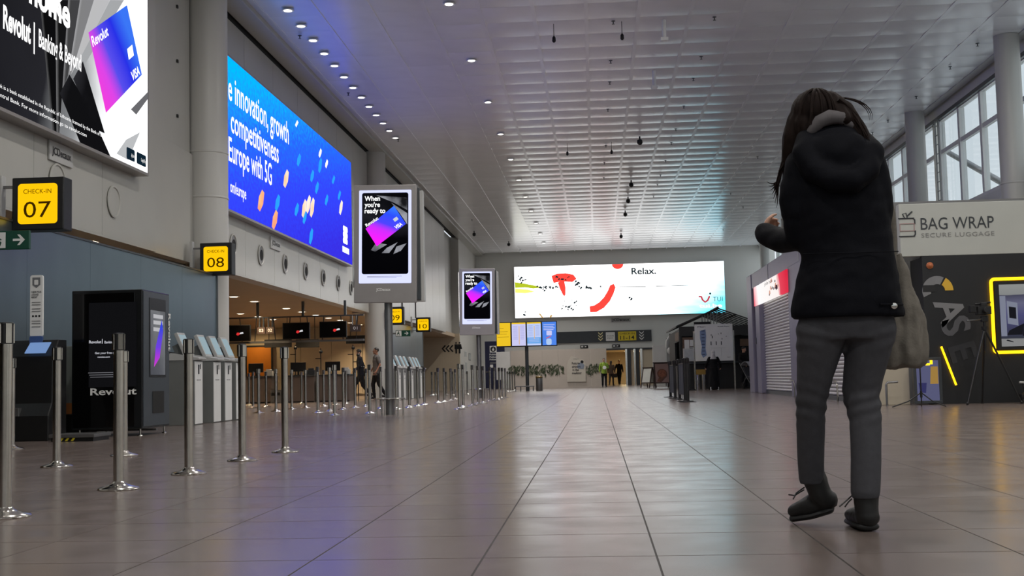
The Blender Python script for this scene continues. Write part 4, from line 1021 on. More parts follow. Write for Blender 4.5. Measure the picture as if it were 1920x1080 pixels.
# ------------------------------------------------------------------ black kiosk with pitched slatted roof
KX0, KX1, KY0, KY1 = 3.46, 6.9, 51.0, 58.0
bk = thing('food_kiosk', 'black kiosk with pitched slatted roof beside the map board', 'kiosk', (KX0, KY0, 0), 0)
kw, kd = KX1-KX0, KY1-KY0
BW = pm('kiosk_black', S(24, 24, 25), .5, noise=(4, .12))
MB().box(0, kw, 0, .08, 0, 1.05).build('counter_front', BW, bk, bevel=.01)
MB().box(-.05, kw+.05, -.12, .35, 1.05, 1.12).build('counter_top', ANTHR, bk, bevel=.01)
MB().box(0, .06, .1, kd, 0, 1.0).box(0, .06, 3, kd, 1.0, 2.5).box(0, kw, kd-.08, kd, 0, 2.55).box(kw-.06, kw, .1, kd, 0, 2.5).build('side_walls', BW, bk)
MB().box(0, .06, .1, 3.0, 2.0, 2.5).build('side_fascia', BW, bk)
MB().box(0, kw, -.02, .12, 2.2, 2.6).build('front_fascia', BW, bk)
MB().box(.72, kw-.1, .5, .6, 1.1, 2.2).build('inner_wall', MATTE, bk)
for x in (0, .55, kw-.1): MB().box(x, x+.1, 0, .1, 1.0, 2.3).build('post', BW, bk)
rz_, re_ = 3.32, 2.6; rx_ = 1.62
MB().prism([(-.12, re_-.02), (rx_, rz_), (rx_, rz_+.05), (-.12, re_+.04)], -.1, kd).build('roof_slope', BW, bk)
for k in range(9):
    t = k/8
    y = -.1+kd*t
    MB().prism([(rx_, rz_-.03), (rx_+.02, rz_+.02), (kw+.2, re_-.02), (kw+.2, re_-.07)], y, y+.05).build('rafter', BW, bk)
MB().box(rx_-.04, rx_+.04, -.1, kd, rz_-.02, rz_+.08).build('ridge_beam', BW, bk)
for k in range(2):
    x = rx_+.7+(kw-rx_)*k/2.2; zz = rz_-(rz_-re_)*(x-rx_)/(kw+.2-rx_)
    MB().box(x-.025, x+.025, -.06, kd, zz-.06, zz).build('slat', BW, bk)
for k in range(6):
    x = .95+.12*k; MB().box(x, x+.035, .05, .08, 2.6, re_+(rz_-re_)*min(1, (x+.12)/rx_)-.05 if x < rx_ else 3.1).build('gable_bar', GREY, bk)
MB().box(.62, 1.3, -.03, .0, 2.62, 2.78).build('name_board', MATTE, bk)
MB().box(-.01, .03, .3, 2.6, 2.05, 2.4).build('warm_strip', pm('kiosk_timber', S(96, 74, 56), .5, noise=(6, .15)), bk)
nb = MB().box(.12, .66, -.06, -.02, 1.3, 2.15).build('notice_board', pm('cork', S(100, 78, 64), .7, noise=(12, .15)), bk)
for x, z_, w_, h_ in ((.2, 1.5, .2, .55), (.42, 1.45, .16, .3), (.42, 1.78, .16, .26)): MB().box(x, x+w_, -.07, -.062, z_, z_+h_).build('sheet', WHITE, nb)
MB().box(.4, .54, -.075, -.07, 1.55, 1.72).build('sheet', ANTHR, nb)
MB().box(kw-.9, kw-.5, .45, .5, 1.75, 2.05).build('orange_panel', pm('kiosk_orange', S(110, 84, 62), .5, noise=(5, .1)), bk)
# notice stand left of the kiosk counter
ns = thing('notice_stand', 'pale notice on a black stand before the kiosk corner', 'notice', (3.35, 47.5, 0), 0)
MB().box(-.02, .44, 0, .05, .0, .04).box(.18, .24, 0, .05, 0, 1.15).build('stand', BLACK, ns); MB().box(0, .42, -.02, .03, 1.12, 1.62).build('board', LGREY, ns, bevel=.006)
MB().box(.04, .38, -.026, -.02, 1.16, 1.58).build('sheet', pm('notice_pale', S(160, 164, 166), .5, noise=(8, .1)), ns)

# map board on two poles
mpb = thing('map_board', 'large white plan board on two steel poles before the kiosk', 'sign board', (3.86, 48.0, 0), 0)
mw = 1.47
for x in (-.03, mw+.03): MB().cyl((x, .05, 0), (x, .05, 2.3), .035, n=14).build('pole', STEEL, mpb, smooth=True)
MB().box(0, mw, 0, .05, 1.12, 2.56).build('board', WHITE, mpb, bevel=.008)
PB = pm('plan_blue', S(120, 140, 175), .5, noise=(4, .1)); PD = pm('plan_navy', S(45, 60, 92), .5, noise=(4, .1))
shape('plan_print', [(.2, 2.3), (.42, 2.36), (.44, 2.1), (.4, 1.6), (.44, 1.35), (.3, 1.25), (.22, 1.4), (.26, 1.7), (.2, 2.0)], PB, mpb, y=-.003, t=.003)
for k in range(8): MB().box(.26, .38, -.012, -.008, 2.28-.13*k, 2.31-.13*k).build('plan_bar', PD, mpb)
for x, z_, h_ in ((.62, 2.1, .06), (.66, 2.0, .1), (.9, 2.15, .03), (1.0, 2.16, .06), (1.03, 1.95, .05), (.6, 1.74, .14), (.8, 1.74, .14), (1.0, 1.74, .14), (1.2, 2.05, .03)): MB().box(x, x+.035, -.009, -.004, z_, z_+h_).build('plan_mark', GREY if h_ < .1 else ANTHR, mpb)
text('Plan', TXTBLK, mpb, .12, 2.44, w=.3, h=.04, y=-.006, bold=.02); text('Brussels Airport', TXTBLK, mpb, .9, 2.44, w=.45, h=.04, y=-.006, bold=.02); text('Airport', TXTBLK, mpb, 1.22, 1.24, w=.14, h=.04, y=-.006)
for a, b in (((.6, 1.62), (1.15, 1.62)), ((1.0, 1.62), (1.0, 1.3))): MB().box(a[0], max(b[0], a[0]+.008), -.008, -.004, min(a[1], b[1]), max(a[1], b[1])+.008).build('plan_line', LGREY, mpb)

# bollards, yellow case at the plan board
for x, y, h_, lb in ((4.62, 48.6, .78, 'thick steel bollard right of the black-robed person'), (4.02, 49.2, .72, 'steel bollard under the ochre case'), (4.32, 50.0, .7, 'thin steel bollard left of the black-robed person')):
    bo = tag(MB().lathe([(.07, 0), (.075, .01), (.075, h_-.03), (.06, h_), (.01, h_+.005)], (0, 0, 0), 18).build('bollard', STEEL, None, smooth=True), lb, 'bollard'); bo.location = (x, y, 0)
oc = thing('ochre_box', 'ochre parcel on a small grey stand before the kiosk', 'box', (3.98, 48.5, 0), 0)
MB().box(-.12, .3, 0, .22, .60, .8).build('parcel', pm('ochre', S(150, 118, 48), .55, noise=(5, .08)), oc, bevel=.008)
for x in (-.06, .22): MB().box(x-.02, x+.02, .05, .16, 0, .6).build('leg', STEELD, oc)

# black queue posts with banners, in a line
def banner_post(y, label):
    b = thing('black_queue_post', label, 'stanchion', (2.02, y, 0), 0, 'black queue posts in front of the kiosk')
    MB().lathe([(.19, 0), (.19, .012), (.06, .02), (.04, .035)], (0, 0, 0), 24).build('base', BLACK, b, smooth=True)
    MB().cyl((0, 0, .03), (0, 0, .95), .035, n=16).build('pole', BLACK, b, smooth=True)
    MB().lathe([(.045, .88), (.055, .9), (.055, .98), (.03, 1.0)], (0, 0, 0), 16).build('belt_head', BLACK, b, smooth=True)
for y, lb in ((27.6, 'nearest black queue post, standing alone'), (28.4, 'second black queue post, at the near end of the nearer banner'), (30.3, 'third black queue post, at the far end of the nearer banner'), (32.0, 'fourth black queue post, at the near end of the farther banner'), (34.0, 'farthest black queue post, at the end of the farther banner')): banner_post(y, lb)
BANN = pm('banner_cloth', S(36, 40, 46), .7, noise=(3, .1))
for y0, y1, lb in ((28.45, 30.24, 'nearer dark cloth banner between two black queue posts'), (32.05, 33.95, 'farther dark cloth banner between two black queue posts')):
    b = thing('banner', lb, 'banner', (2.02, y0, 0), 0)
    mb = MB(); nn = 10
    for side in (0,):
        rows = [[mb.bm.verts.new((.02*math.sin(i*1.3)+dxx, (y1-y0)*i/nn, z_)) for i in range(nn+1)] for dxx, z_ in ((-.006, .14), (-.006, .86), (.006, .86), (.006, .14))]
        for A, Bq in zip(rows, rows[1:]+rows[:1]):
            for i in range(nn): mb.bm.faces.new((A[i], A[i+1], Bq[i+1], Bq[i]))
    mb.build('cloth', BANN, b, smooth=True)
    MB().box(-.015, .015, 0, y1-y0, .86, .89).build('top_bar', BLACK, b)

# ------------------------------------------------------------------ closed shop with roller shutters
SX = 4.95
LIL = pm('shop_lilac_paint', S(122, 118, 136), .4, .2, noise=(3, .04))
sh = thing('shop_unit', 'closed lilac-grey shop unit with steel roller shutters', 'shop', (SX, 39.9, 0), -PI/2)
L = 39.9-22.9
F_ = lambda x0, x1: (L-x1, L-x0)
MB().box(0, L, .28, 3.2, 0, 3.72).build('shop_body', GREY, sh)
MB().box(0, L, 0, .3, 3.25, 3.72).build('fascia', LIL, sh, bevel=.02)
for x0, x1 in ((-.05, .4), (6.2, 8.6), (14.2, 15.1), (15.9, L+.05)):
    MB().box(*F_(x0, x1), -.02, .3, 0, 3.3 if x0 < 15 else 3.72).build('pilaster', LIL, sh, bevel=.03)
for x in (6.9, 12.2, 16.5): MB().box(*F_(x, x+.03), -.012, .02, 3.25, 3.72).build('joint_strip', LGREY, sh)
SHUT = pm('shutter_steel', S(206, 202, 200), .42, .35, noise=(5, .05))
def shutter(xa, xb):
    x0, x1 = F_(xa, xb)
    r = MB().box(x0, x1, .2, .24, 0, 3.2).build('shutter_back', GREY, sh)
    nsl = 38
    mb = MB(); hh = 3.1/nsl
    mb.prism_x([(.2, 0), (.135, .004), (.12, hh*.3), (.116, hh*.5), (.12, hh*.7), (.138, hh-.006), (.2, hh-.004)], x0, x1)
    me = mb.mesh('slat', smooth=True, angle=60); me.materials.append(SHUT)
    for k in range(nsl):
        o = bpy.data.objects.new('slat', me); C.objects.link(o); o.parent = r; o.location = (0, 0, .1+hh*k)
    MB().box(x0, x1, .1, .2, .0, .1).build('bottom_rail', ANTHR, r)
shutter(.4, 6.2); shutter(8.6, 14.2)
# lit advertisement over the shutter
la = MB().box(*F_(8.5, 15.0), -.06, 0.0, 2.66, 3.24).build('lit_sign', grad('shop_ad', [(0, S(235, 90, 110)), (.06, S(250, 190, 195)), (.16, S(250, 250, 250)), (.74, S(250, 240, 236)), (.80, S(225, 70, 90)), (1, S(215, 40, 65))], (1, 0, .6), L-15+1.7, L-8.5+1.9, 1.0, noise=(1.2, .10)), sh)
rnd = random.Random(5)
for k in range(12):
    x, z_ = L-10.9+rnd.gauss(0, .5), 2.95+rnd.gauss(0, .09); r = rnd.uniform(.05, .14)
    MB().prism([(x-r, z_-r*.5), (x+r, z_-r*.3), (x+r*.6, z_+r*.5), (x-r*.5, z_+r*.4)], -.075, -.065).build('ad_print', em('shop_ad_ink', S(70, 50, 60), .8) if k % 2 else em('shop_ad_skin', S(225, 170, 150), .9), la)
text('jolie box', em('shop_ad_ink', S(70, 50, 60), .8), la, L-12.4, 3.1, w=1.6, h=.09, y=-.08)
MB().box(*F_(15.0, 15.06), -.04, .0, 1.5, 1.7).build('switch_plate', ANTHR, sh)
for y, lb in ((30.6, 'small bent steel guard rail at the near shutter pilaster'), (25.2, 'small bent steel guard rail at the nearer shutter')):
    gr = tag(MB().tube([(0, 0, 0), (0, 0, .34), (-.01, .03, .40), (-.04, .12, .41), (-.04, .38, .41)], .018, 8).build('guard_rail', STEEL, None, smooth=True), lb, 'rail'); gr.location = (SX-.09, y, 0)
gr = tag(MB().tube([(0, 0, 0), (0, 0, .36), (.02, 0, .40), (.2, 0, .41)], .02, 8).build('guard_rail', STEELD, None, smooth=True), 'low dark guard rail on floor left of the picture light box', 'rail'); gr.location = (5.0, 21.6, 0)

# ------------------------------------------------------------------ luggage wrapping stand
BY = 22.0
bs = thing('wrapping_stand', 'black luggage wrapping stand under a pale sign board', 'stand', (5.45, BY, 0), 0)
sb = MB().box(0, 3.9, 0, .2, 2.62, 3.56).build('sign_board', pm('sign_pale', S(178, 180, 174), .45, noise=(2, .02)), bs, bevel=.01)
text('BAG WRAP', ANTHR, sb, .37, .0+3.09, w=1.27, h=.21, y=-.008)
text('SECURE LUGGAGE', pm('print_mid_grey', S(128, 128, 126), .5, noise=(4, .04)), sb, .37, 2.95, w=1.27, h=.075, y=-.008, space=1.15)
case_ = [(.02, 3.0)]
lp = MB()
for (a, b) in (((-.02, 2.98), (.26, 2.98)), ((-.02, 3.30), (.26, 3.30))): lp.tube([(a[0], -.008, a[1]), (b[0], -.008, b[1])], .012, 6)
lp.tube([(.24, -.008, 2.98), (.27, -.008, 3.01), (.27, -.008, 3.08)], .012, 6); lp.tube([(.24, -.008, 3.30), (.27, -.008, 3.27), (.27, -.008, 3.2)], .012, 6)
lp.tube([(.1, -.008, 3.30), (.06, -.008, 3.38), (.12, -.008, 3.4), (.14, -.008, 3.31)], .01, 6); lp.tube([(.14, -.008, 3.34), (.23, -.008, 3.42)], .014, 6)
lp.build('logo_outline', ANTHR, sb)
MB().frame(.0, .26, 3.07, 3.21, .012, -.012, -.002).build('logo_band', pm('print_pink', S(160, 130, 128), .5), sb)
BB = pm('stand_black', S(20, 21, 24), .42, noise=(4, .1))
MB().box(.36, 3.9, 0, .12, 0, 2.62).build('back_wall', BB, bs)
MB().box(.36, 3.9, .12, .8, 0, 2.6).build('stand_body', BB, bs)
def LB(px, py):
    p = at_y(px, py, BY); return p.x-5.45, p.z
# big letters running down the wall, turned to the side
GL = pm('letter_grey', S(120, 120, 122), .5, noise=(4, .04)); GL2 = pm('letter_dim', S(82, 82, 86), .5, noise=(4, .04)); GL3 = pm('letter_faint', S(38, 39, 43), .5, noise=(4, .04))
def ring_arc(cx, cz, r0, r1, a0, a1, n=16):
    A = [math.radians(a0+(a1-a0)*k/n) for k in range(n+1)]
    return [(cx+r1*math.cos(a), cz+r1*math.sin(a)) for a in A]+[(cx+r0*math.cos(a), cz+r0*math.sin(a)) for a in A[::-1]]
c0 = LB(1757, 545)
shape('big_letter', ring_arc(c0[0], c0[1], .115, .26, 62, 205), GL, bs, y=-.004, t=.01)
shape('big_letter_yellow', ring_arc(c0[0]+.02, c0[1], .115, .26, 0, 58), pm('letter_yellow', S(215, 170, 50), .5, noise=(4, .04)), bs, y=-.004, t=.01)
MB().box(c0[0]-.25, c0[0]-.02, -.016, -.004, c0[1]-.02, c0[1]+.1).build('big_letter_yellow_gap', TXTBLK, bs)
def letter(ch, px, py, h_, ang, mat):
    x, z_ = LB(px, py); text(ch, mat, bs, x, z_, h=h_, w=None, y=-.012, bold=.025, rot=math.radians(ang), name='big_letter')
letter('A', 1750, 566, .45, -72, GL)
letter('S', 1763, 603, .47, -74, GL2)
letter('E', 1778, 652, .45, -75, GL3)
# yellow light tubes
def tubeobj(pts, r, name, parent, mat=E_NEON): return MB().tube(pts, r, 10).build(name, mat, parent, smooth=True)
pa, pb = LB(1764, 650), LB(1792, 722)
tubeobj([(pa[0], -.03, pa[1]), (pb[0], -.03, pb[1])], .018, 'light_tube', bs)
x0, z1_ = LB(1856, 524); x1 = x0+1.25; z0_ = LB(1862, 661)[1]
rr = rrect(x0, x1, z0_, z1_, .06, 6)
tubeobj([(a, -.05, b) for a, b in rr+rr[:2]], .028, 'light_frame', bs)
scr_ = MB().box(x0+.05, x1-.05, -.05, .0, z0_+.05, z1_-.05).build('screen_case', BLACK, bs)
PSC = grad('stand_screen', [(0, S(150, 150, 150)), (.1, S(150, 150, 150)), (.11, S(60, 62, 74)), (.5, S(84, 84, 130)), (.7, S(112, 112, 140)), (.84, S(80, 80, 100)), (.85, S(150, 152, 152)), (1, S(160, 162, 160))], (0, 0, 1), z0_+.12, z1_-.12, .7, noise=(1.2, .05))
MB().box(x0+.13, x1-.13, -.056, -.05, z0_+.1, z1_-.1).build('picture', PSC, scr_)
q0 = x0+.13
PK = em('pic_dark', S(28, 28, 34), .8); PG = em('pic_grey', S(150, 155, 175), .6)
for pl, mt in (([(q0, z0_+.28), (q0+.1, z0_+.28), (q0+.1, z1_-.3), (q0, z1_-.3)], PG), ([(q0+.12, z0_+.5), (q0+.3, z0_+.46), (q0+.3, z0_+.86), (q0+.12, z0_+.9)], PG), ([(q0+.15, z0_+.6), (q0+.27, z0_+.58), (q0+.27, z0_+.78), (q0+.15, z0_+.8)], PK), ([(q0+.1, z0_+.3), (q0+.36, z0_+.3), (q0+.4, z0_+.5), (q0+.14, z0_+.38)], PK), ([(q0+.36, z0_+.28), (q0+.95, z0_+.28), (q0+.95, z0_+.5), (q0+.82, z0_+.78), (q0+.7, z0_+.88), (q0+.5, z0_+.8), (q0+.4, z0_+.5)], PK), (disc(q0+.62, z0_+.95, .11, 14), em('pic_skin', S(120, 92, 82), .6)), ([(q0+.48, z0_+.98), (q0+.74, z0_+1.0), (q0+.7, z0_+1.09), (q0+.56, z0_+1.09)], PK), (rrect(q0+.44, q0+.95, z1_-.37, z1_-.17, .03), PK)):
    pk_ = globals().get('pk_', 0)+1; shape('picture_print', pl, mt, scr_, y=-.057-.0015*pk_, t=.001)
text('SEAL AND\nWRAP YOUR\nLUGGAGE', E_TXT, scr_, q0+.48, z1_-.22, w=.4, h=.03, y=-.078, bold=.02)
shape('icon_print', [(q0+.08, z0_+.2), (q0+.2, z0_+.17), (q0+.2, z0_+.185), (q0+.1, z0_+.22)], PK, scr_, y=-.058); shape('icon_print', rrect(q0+.56, q0+.63, z0_+.15, z0_+.23, .01), PK, scr_, y=-.058)
# round alarm lamp
x, z_ = LB(1743, 498)
MB().lathe([(.06, 0), (.06, .02), (.045, .03), (.03, .06), (.01, .07)], (0, 0, 0), 18).move(Matrix.Translation((x, 0, z_)) @ Matrix.Rotation(PI/2, 4, 'X')).build('alarm_lamp', pm('alarm_orange', S(190, 110, 70), .35, noise=(6, .1)), bs, smooth=True)
# pale low wall and light box left of it
lw = tag(MB().box(-.02, .52, 0, .15, 0, .70).build('low_wall', pm('low_wall_beige', S(176, 166, 148), .5, noise=(2, .04)), None, bevel=.01), 'beige low wall end between shutter and black wrapping stand', 'low wall'); lw.location = (4.97, BY-.02, 0)
lb_ = thing('light_box', 'grey framed picture box with lilac poster standing on floor', 'display', (5.5, BY-.3, 0), 0)
MB().frame(0, .48, .02, .82, .05, 0, .12).build('frame', ANTHR, lb_, bevel=.006)
MB().box(.05, .43, .02, .1, .07, .77).build('poster', em('poster_lilac', S(110, 112, 150), .55), lb_)
shape('poster_print', [(.1, .22), (.2, .2), (.22, .38), (.08, .38)], em('poster_violet', S(70, 70, 125), .5), lb_, y=.018, t=.002); shape('poster_print', [(.28, .36), (.42, .36), (.42, .66), (.3, .66)], em('poster_orange', S(190, 150, 80), .6), lb_, y=.018, t=.002)
tubeobj([(.08, -.03, .70), (.27, -.03, .70)], .018, 'light_tube', lb_); tubeobj([(.30, -.03, .70), (.30, -.03, .77)], .022, 'light_tube', lb_)

# ------------------------------------------------------------------ camera tripod, light stand, scooter
tp = thing('camera_tripod', 'black camera on a tall tripod before the yellow light frame', 'tripod', (6.62, 21.3, 0), 0)
top = Vector((.0, 0, 1.28))
for x, y, nm in ((-.42, -.25, 0), (.52, -.1, 1), (.05, .5, 2)):
    MB().tube([top, (x*.5, y*.5, .66), (x, y, .0)], [.02, .017, .012], 8).build('leg', BLACK, tp, smooth=True)
    MB().lathe([(.02, 0), (.022, .03), (.014, .05)], (x, y, 0), 10).build('foot', BLACK, tp)
MB().cyl((0, 0, .9), (0, 0, 1.42), .022, n=12).build('centre_column', BLACK, tp, smooth=True)
MB().box(-.05, .05, -.05, .06, 1.40, 1.50).build('head', BLACK, tp, bevel=.008); MB().cyl((0, 0, 1.26), (0, 0, 1.32), .05, n=14).build('crown', BLACK, tp)
MB().tube([(.02, 0, 1.46), (-.18, -.12, 1.43), (-.34, -.16, 1.42)], [.01, .01, .013], 8).build('pan_handle', STEELD, tp, smooth=True)
cmr = MB().box(-.12, .1, -.1, .1, 1.52, 1.66).box(-.06, .04, -.08, .06, 1.66, 1.72).cyl((-.01, -.1, 1.59), (-.01, -.22, 1.59), .05, n=14).build('camera', BLACK, tp, bevel=.006)
MB().cyl((-.14, 0, 1.70), (.12, 0, 1.73), .018, n=10).build('microphone', MATTE, cmr, smooth=True)
MB().box(-.24, -.14, -.06, .04, 1.56, 1.68).build('viewfinder', BLACK, cmr, bevel=.006)
ls = thing('light_stand', 'low black light stand with three spread legs on the floor', 'stand', (5.25, 20.3, 0), 0)
MB().cyl((0, 0, .08), (0, 0, .66), .011, n=10).build('pole', BLACK, ls, smooth=True)
for x, y in ((-.46, .05), (.36, -.1), (.1, .4)):
    MB().tube([(0, 0, .24), (x*.45, y*.45, .1), (x, y, .012)], .010, 8).build('leg', BLACK, ls, smooth=True)
MB().cyl((0, 0, .16), (0, 0, .26), .02, n=10).build('collar', BLACK, ls)
sct = thing('luggage_trolley', 'dark trolley with a pale bar at the foot of the black stand', 'trolley', (7.25, 21.3, 0), 0)
for x in (.0, .75): 
    w_ = MB().lathe([(.03, -.02), (.085, -.025), (.095, 0), (.085, .025), (.03, .02)], (0, 0, 0), 18).move(Matrix.Translation((x, 0, .097)) @ Matrix.Rotation(PI/2, 4, 'X')).build('wheel', BLACK, sct, smooth=True)
    MB().box(x-.012, x+.012, -.035, .035, .06, .14).build('hub', LGREY, w_)
MB().tube([(-.1, 0, .36), (.25, -.02, .33), (.8, -.02, .26)], [.02, .035, .03], 10).build('bar', LGREY, sct, smooth=True)
MB().box(-.1, .85, -.08, .08, .1, .16).build('deck', BLACK, sct, bevel=.01)
MB().tube([(0, 0, .12), (-.05, 0, .36)], .016, 8).build('fork', BLACK, sct)

# ------------------------------------------------------------------ outside the windows: braces, canopy, ladder
bra = thing('steel_brace', 'grey diagonal steel brace outside the windows', 'brace', (12.6, 36.5, 5.0), 0)
MB().cyl((0, 7.0, 3.2), (0, -3.0, -.4), .09, n=12).build('tube', STEELD, bra, smooth=True)
MB().cyl((.4, 7.0, 3.0), (.4, -3.0, -.6), .07, n=12).build('tube', STEELD, bra, smooth=True)
cn = tag(MB().box(0, 3.0, -5, 4, 0, .25).cyl((0, -5, .125), (0, 4, .125), .125, n=12).build('canopy', LGREY, None), 'pale canopy edge outside the top of the windows', 'canopy'); cn.location = (14.5, 36, 10.2)
ld = thing('ladder', 'narrow steel ladder standing against the window frame', 'ladder', (11.12, 39.6, 5.5), 0)
for y in (-.16, .16): MB().box(-.02, .02, y-.02, y+.02, 0, 3.1).build('rail', STEELD, ld)
for k in range(10): MB().cyl((0, -.16, .2+.3*k), (0, .16, .2+.3*k), .014, n=8).build('rung', STEELD, ld)
dv = thing('wall_box', 'two thin upright metal boxes beside the window column', 'box', (10.95, 40.9, 5.4), 0)
MB().box(-.05, .05, -.05, .08, 0, 1.1).build('box', LGREY, dv, bevel=.008); MB().box(-.05, .05, -.3, -.12, 0, .55).build('box', STEELD, dv, bevel=.008)
# ------------------------------------------------------------------ check-in desks in the low hall
DESK = pm('desk_panel', S(92, 80, 74), .45, noise=(3, .06))
dl = ['check-in desk farthest from the round column', 'check-in desk below the first hanging monitor', 'check-in desk below the middle hanging monitor', 'check-in desk nearest the round column']
for k, x in enumerate((-12.9, -11.5, -10.1, -8.95)):
    d = thing('check_in_desk', dl[k], 'desk', (x, 39.0, 0), 0, 'check-in desks')
    MB().box(0, .98, 0, .06, .04, .84).build('front_panel', DESK, d, bevel=.006)
    MB().box(.0, .05, .06, .8, 0, .84).box(.93, .98, .06, .8, 0, .84).build('side_panel', DESK, d)
    MB().box(-.02, 1.0, -.04, .8, .84, .88).build('counter_top', ANTHR, d, bevel=.006)
    MB().box(.02, .96, .01, .07, 0, .05).build('kick_plate', BLACK, d)
    
    mo = thing('desk_monitor', 'black monitor standing on the ' + dl[k], 'monitor', (x+.12, 39.35, .88), .1*(-1)**k)
    MB().box(.0, .5, 0, .05, .12, .42).build('panel', BLACK, mo, bevel=.006); MB().box(.22, .28, .02, .06, .02, .14).box(.12, .38, -.06, .12, 0, .02).build('stand', BLACK, mo)
    pr = tag(MB().box(-.13, .13, -.1, .1, 0, .16).box(-.09, .09, -.04, .02, .16, .22).build('ticket_printer', LGREY if k % 2 else ANTHR, None, bevel=.01), 'ticket printer on the ' + dl[k], 'printer'); pr.location = (x+.82, 39.3, .88)
    if k < 2:
        bl = thing('luggage_belt', 'steel luggage belt beside the ' + dl[k], 'conveyor', (x+1.03, 38.7, 0), 0)
        MB().box(0, .34, 0, 2.5, .26, .34).build('belt', BLACK, bl, bevel=.01)
        MB().box(-.0, .03, -.02, 2.5, .0, .42).build('side_rail', STEELD, bl); MB().box((.34)-.03, .34, -.02, 2.5, 0, .42).build('side_rail', STEELD, bl)
        MB().box(.03, .31, -.02, .0, .02, .24).build('front_panel', STEELD, bl)
for x, y, h_, lb in ((-9.03, 39.6, 1.75, 'thin camera pole between the two check-in desks nearest the column'), (-7.85, 39.9, 1.62, 'thin camera pole right of the desk nearest the column'), (-8.3, 41.3, 1.9, 'tall thin camera pole behind the desk nearest the column'), (-10.35, 41.5, 1.95, 'tall thin camera pole behind the farther check-in desk')):
    cp_ = thing('camera_pole', lb, 'pole', (x, y, 0), 0)
    MB().cyl((0, 0, 0), (0, 0, h_), .016, n=8).build('pole', BLACK, cp_); MB().ball((.02, -.06, h_-.12), (.06, .09, .06), 10).build('camera', BLACK, cp_, smooth=True); MB().box(-.18, .02, -.012, .012, h_-.35, h_-.32).build('arm', BLACK, cp_)
# chair / glass screens on the back wall
wg = thing('wall_panelling', 'cream wall panels behind the check-in desks', 'wall panel', (-16.0, 53.9, 0), 0)
for k in range(5): MB().box(1.4*k+.01, 1.4*(k+1)-.01, 0, .08, .1, 2.6).build('panel', CREAM, wg, bevel=.008)
od = thing('lit_doorway', 'orange lit door in the back wall behind the check-in desks', 'door', (-15.6, 53.7, 0), 0)
MB().frame(-.06, 1.16, 0, 2.35, .06, 0, .14).build('door_frame', ANTHR, od); dlf = MB().box(0, 1.1, .03, .1, .06, 2.29).build('door_leaf', pm('doorway_glow_paint', S(225, 140, 50), .45, noise=(2, .05)), od); MB().box(.95, 1.0, 0, .03, 1.0, 1.2).build('door_handle', STEEL, dlf)  # orange leaf colour stands in for the warm glow of a lit opening
l_ = lamp('door_fill_light', (-15.05, 52.9, 2.9), 16, (1, .7, .35), .2)  # lamp added in front of the leaf to strengthen the painted glow
# hanging rail with monitors, number plates
hr = thing('hanging_rail', 'dark hanging rail with rods over the check-in desks', 'rail', (-13.2, 36.5, 0), 0)
MB().box(0, 6.2, 0, .05, 2.62, 2.66).build('upper_bar', ANTHR, hr); MB().box(0, 6.2, -.02, .1, 1.86, 1.92).build('lower_bar', STEELD, hr)
for k in range(12):
    x = .3+.52*k
    MB().cyl((x, .02, 2.62), (x+.06*(-1)**k, .05, 1.92), .014, n=8).build('rod', BLACK, hr)
for x in (.6, 2.9, 4.3, 5.6): MB().box(x, x+.07, .0, .07, 2.66, 3.1).build('hanger', ANTHR, hr)
for k, (x0, x1, z0, z1, lb) in enumerate(((-11.3, -10.43, 1.93, 2.42, 'black hanging monitor farthest from the round column'), (-9.44, -8.61, 1.95, 2.45, 'black hanging monitor in the middle of the hanging rail'), (-8.31, -7.48, 1.97, 2.46, 'black hanging monitor nearest the round column'))):
    mo = thing('hanging_monitor', lb, 'monitor', (x0, 36.3, z0), 0, 'monitors on the hanging rail')
    w_, h_ = x1-x0, z1-z0
    MB().box(0, w_, 0, .07, 0, h_).build('case', BLACK, mo, bevel=.008); MB().box(.02, w_-.02, -.004, .002, .02, h_-.02).build('screen', pm('screen_off', S(6, 6, 7), .15, noise=(4, .05)), mo)
    MB().box(w_*.45, w_*.55, .07, .2, .1, h_-.1).build('wall_mount', ANTHR, mo)
    shape('logo_red', [(w_*.5, .2), (w_*.56, .17), (w_*.64, .21), (w_*.6, .26), (w_*.53, .26)], em('logo_red_lit', S(220, 50, 50), .9), mo, y=-.006, t=.002)
    shape('logo_white', [(w_*.62, .21), (w_*.76, .23), (w_*.74, .28), (w_*.64, .26)], em('logo_white_lit', S(220, 220, 222), .9), mo, y=-.006, t=.002)
for x, s, lb in ((-10.25, '03', 'dark number plate 03 beside the farthest hanging monitor'), (-9.98, '02', 'dark number plate 02 between the hanging monitors'), (-7.40, '01', 'dark number plate 01 beside the round column')):
    n_ = thing('number_plate', lb, 'sign', (x, 36.42, 2.14), 0)
    MB().box(.05, .07, .01, .12, .2, .5).box(.17, .19, .01, .12, .2, .5).build('hanger', ANTHR, n_)
    MB().box(0, .24 if s != '01' else .33, 0, .03, 0, .2).build('plate', pm('plate_brown', S(58, 44, 38), .5, noise=(4, .08)), n_); text(s, TXTWHT, n_, .12 if s != '01' else .165, .06, h=.09, w=.13, align='CENTER', y=-.006)
for x, w_, z_, lb in ((-12.4, 1.0, 1.98, 'dark box display hanging behind the farthest monitor'), (-11.2, .85, 1.95, 'dark box display hanging behind the second monitor'), (-9.3, .95, 2.05, 'dark box display hanging beside the round column')):
    o = thing('box_display', lb, 'display', (x, 45.0, z_), 0)
    MB().box(0, w_, 0, .2, 0, .3).build('case', MATTE, o, bevel=.01)
    for q in (.15, w_-.15): MB().cyl((q, .1, .3), (q, .1, 3.1-z_), .015, n=8).build('hanger', ANTHR, o)
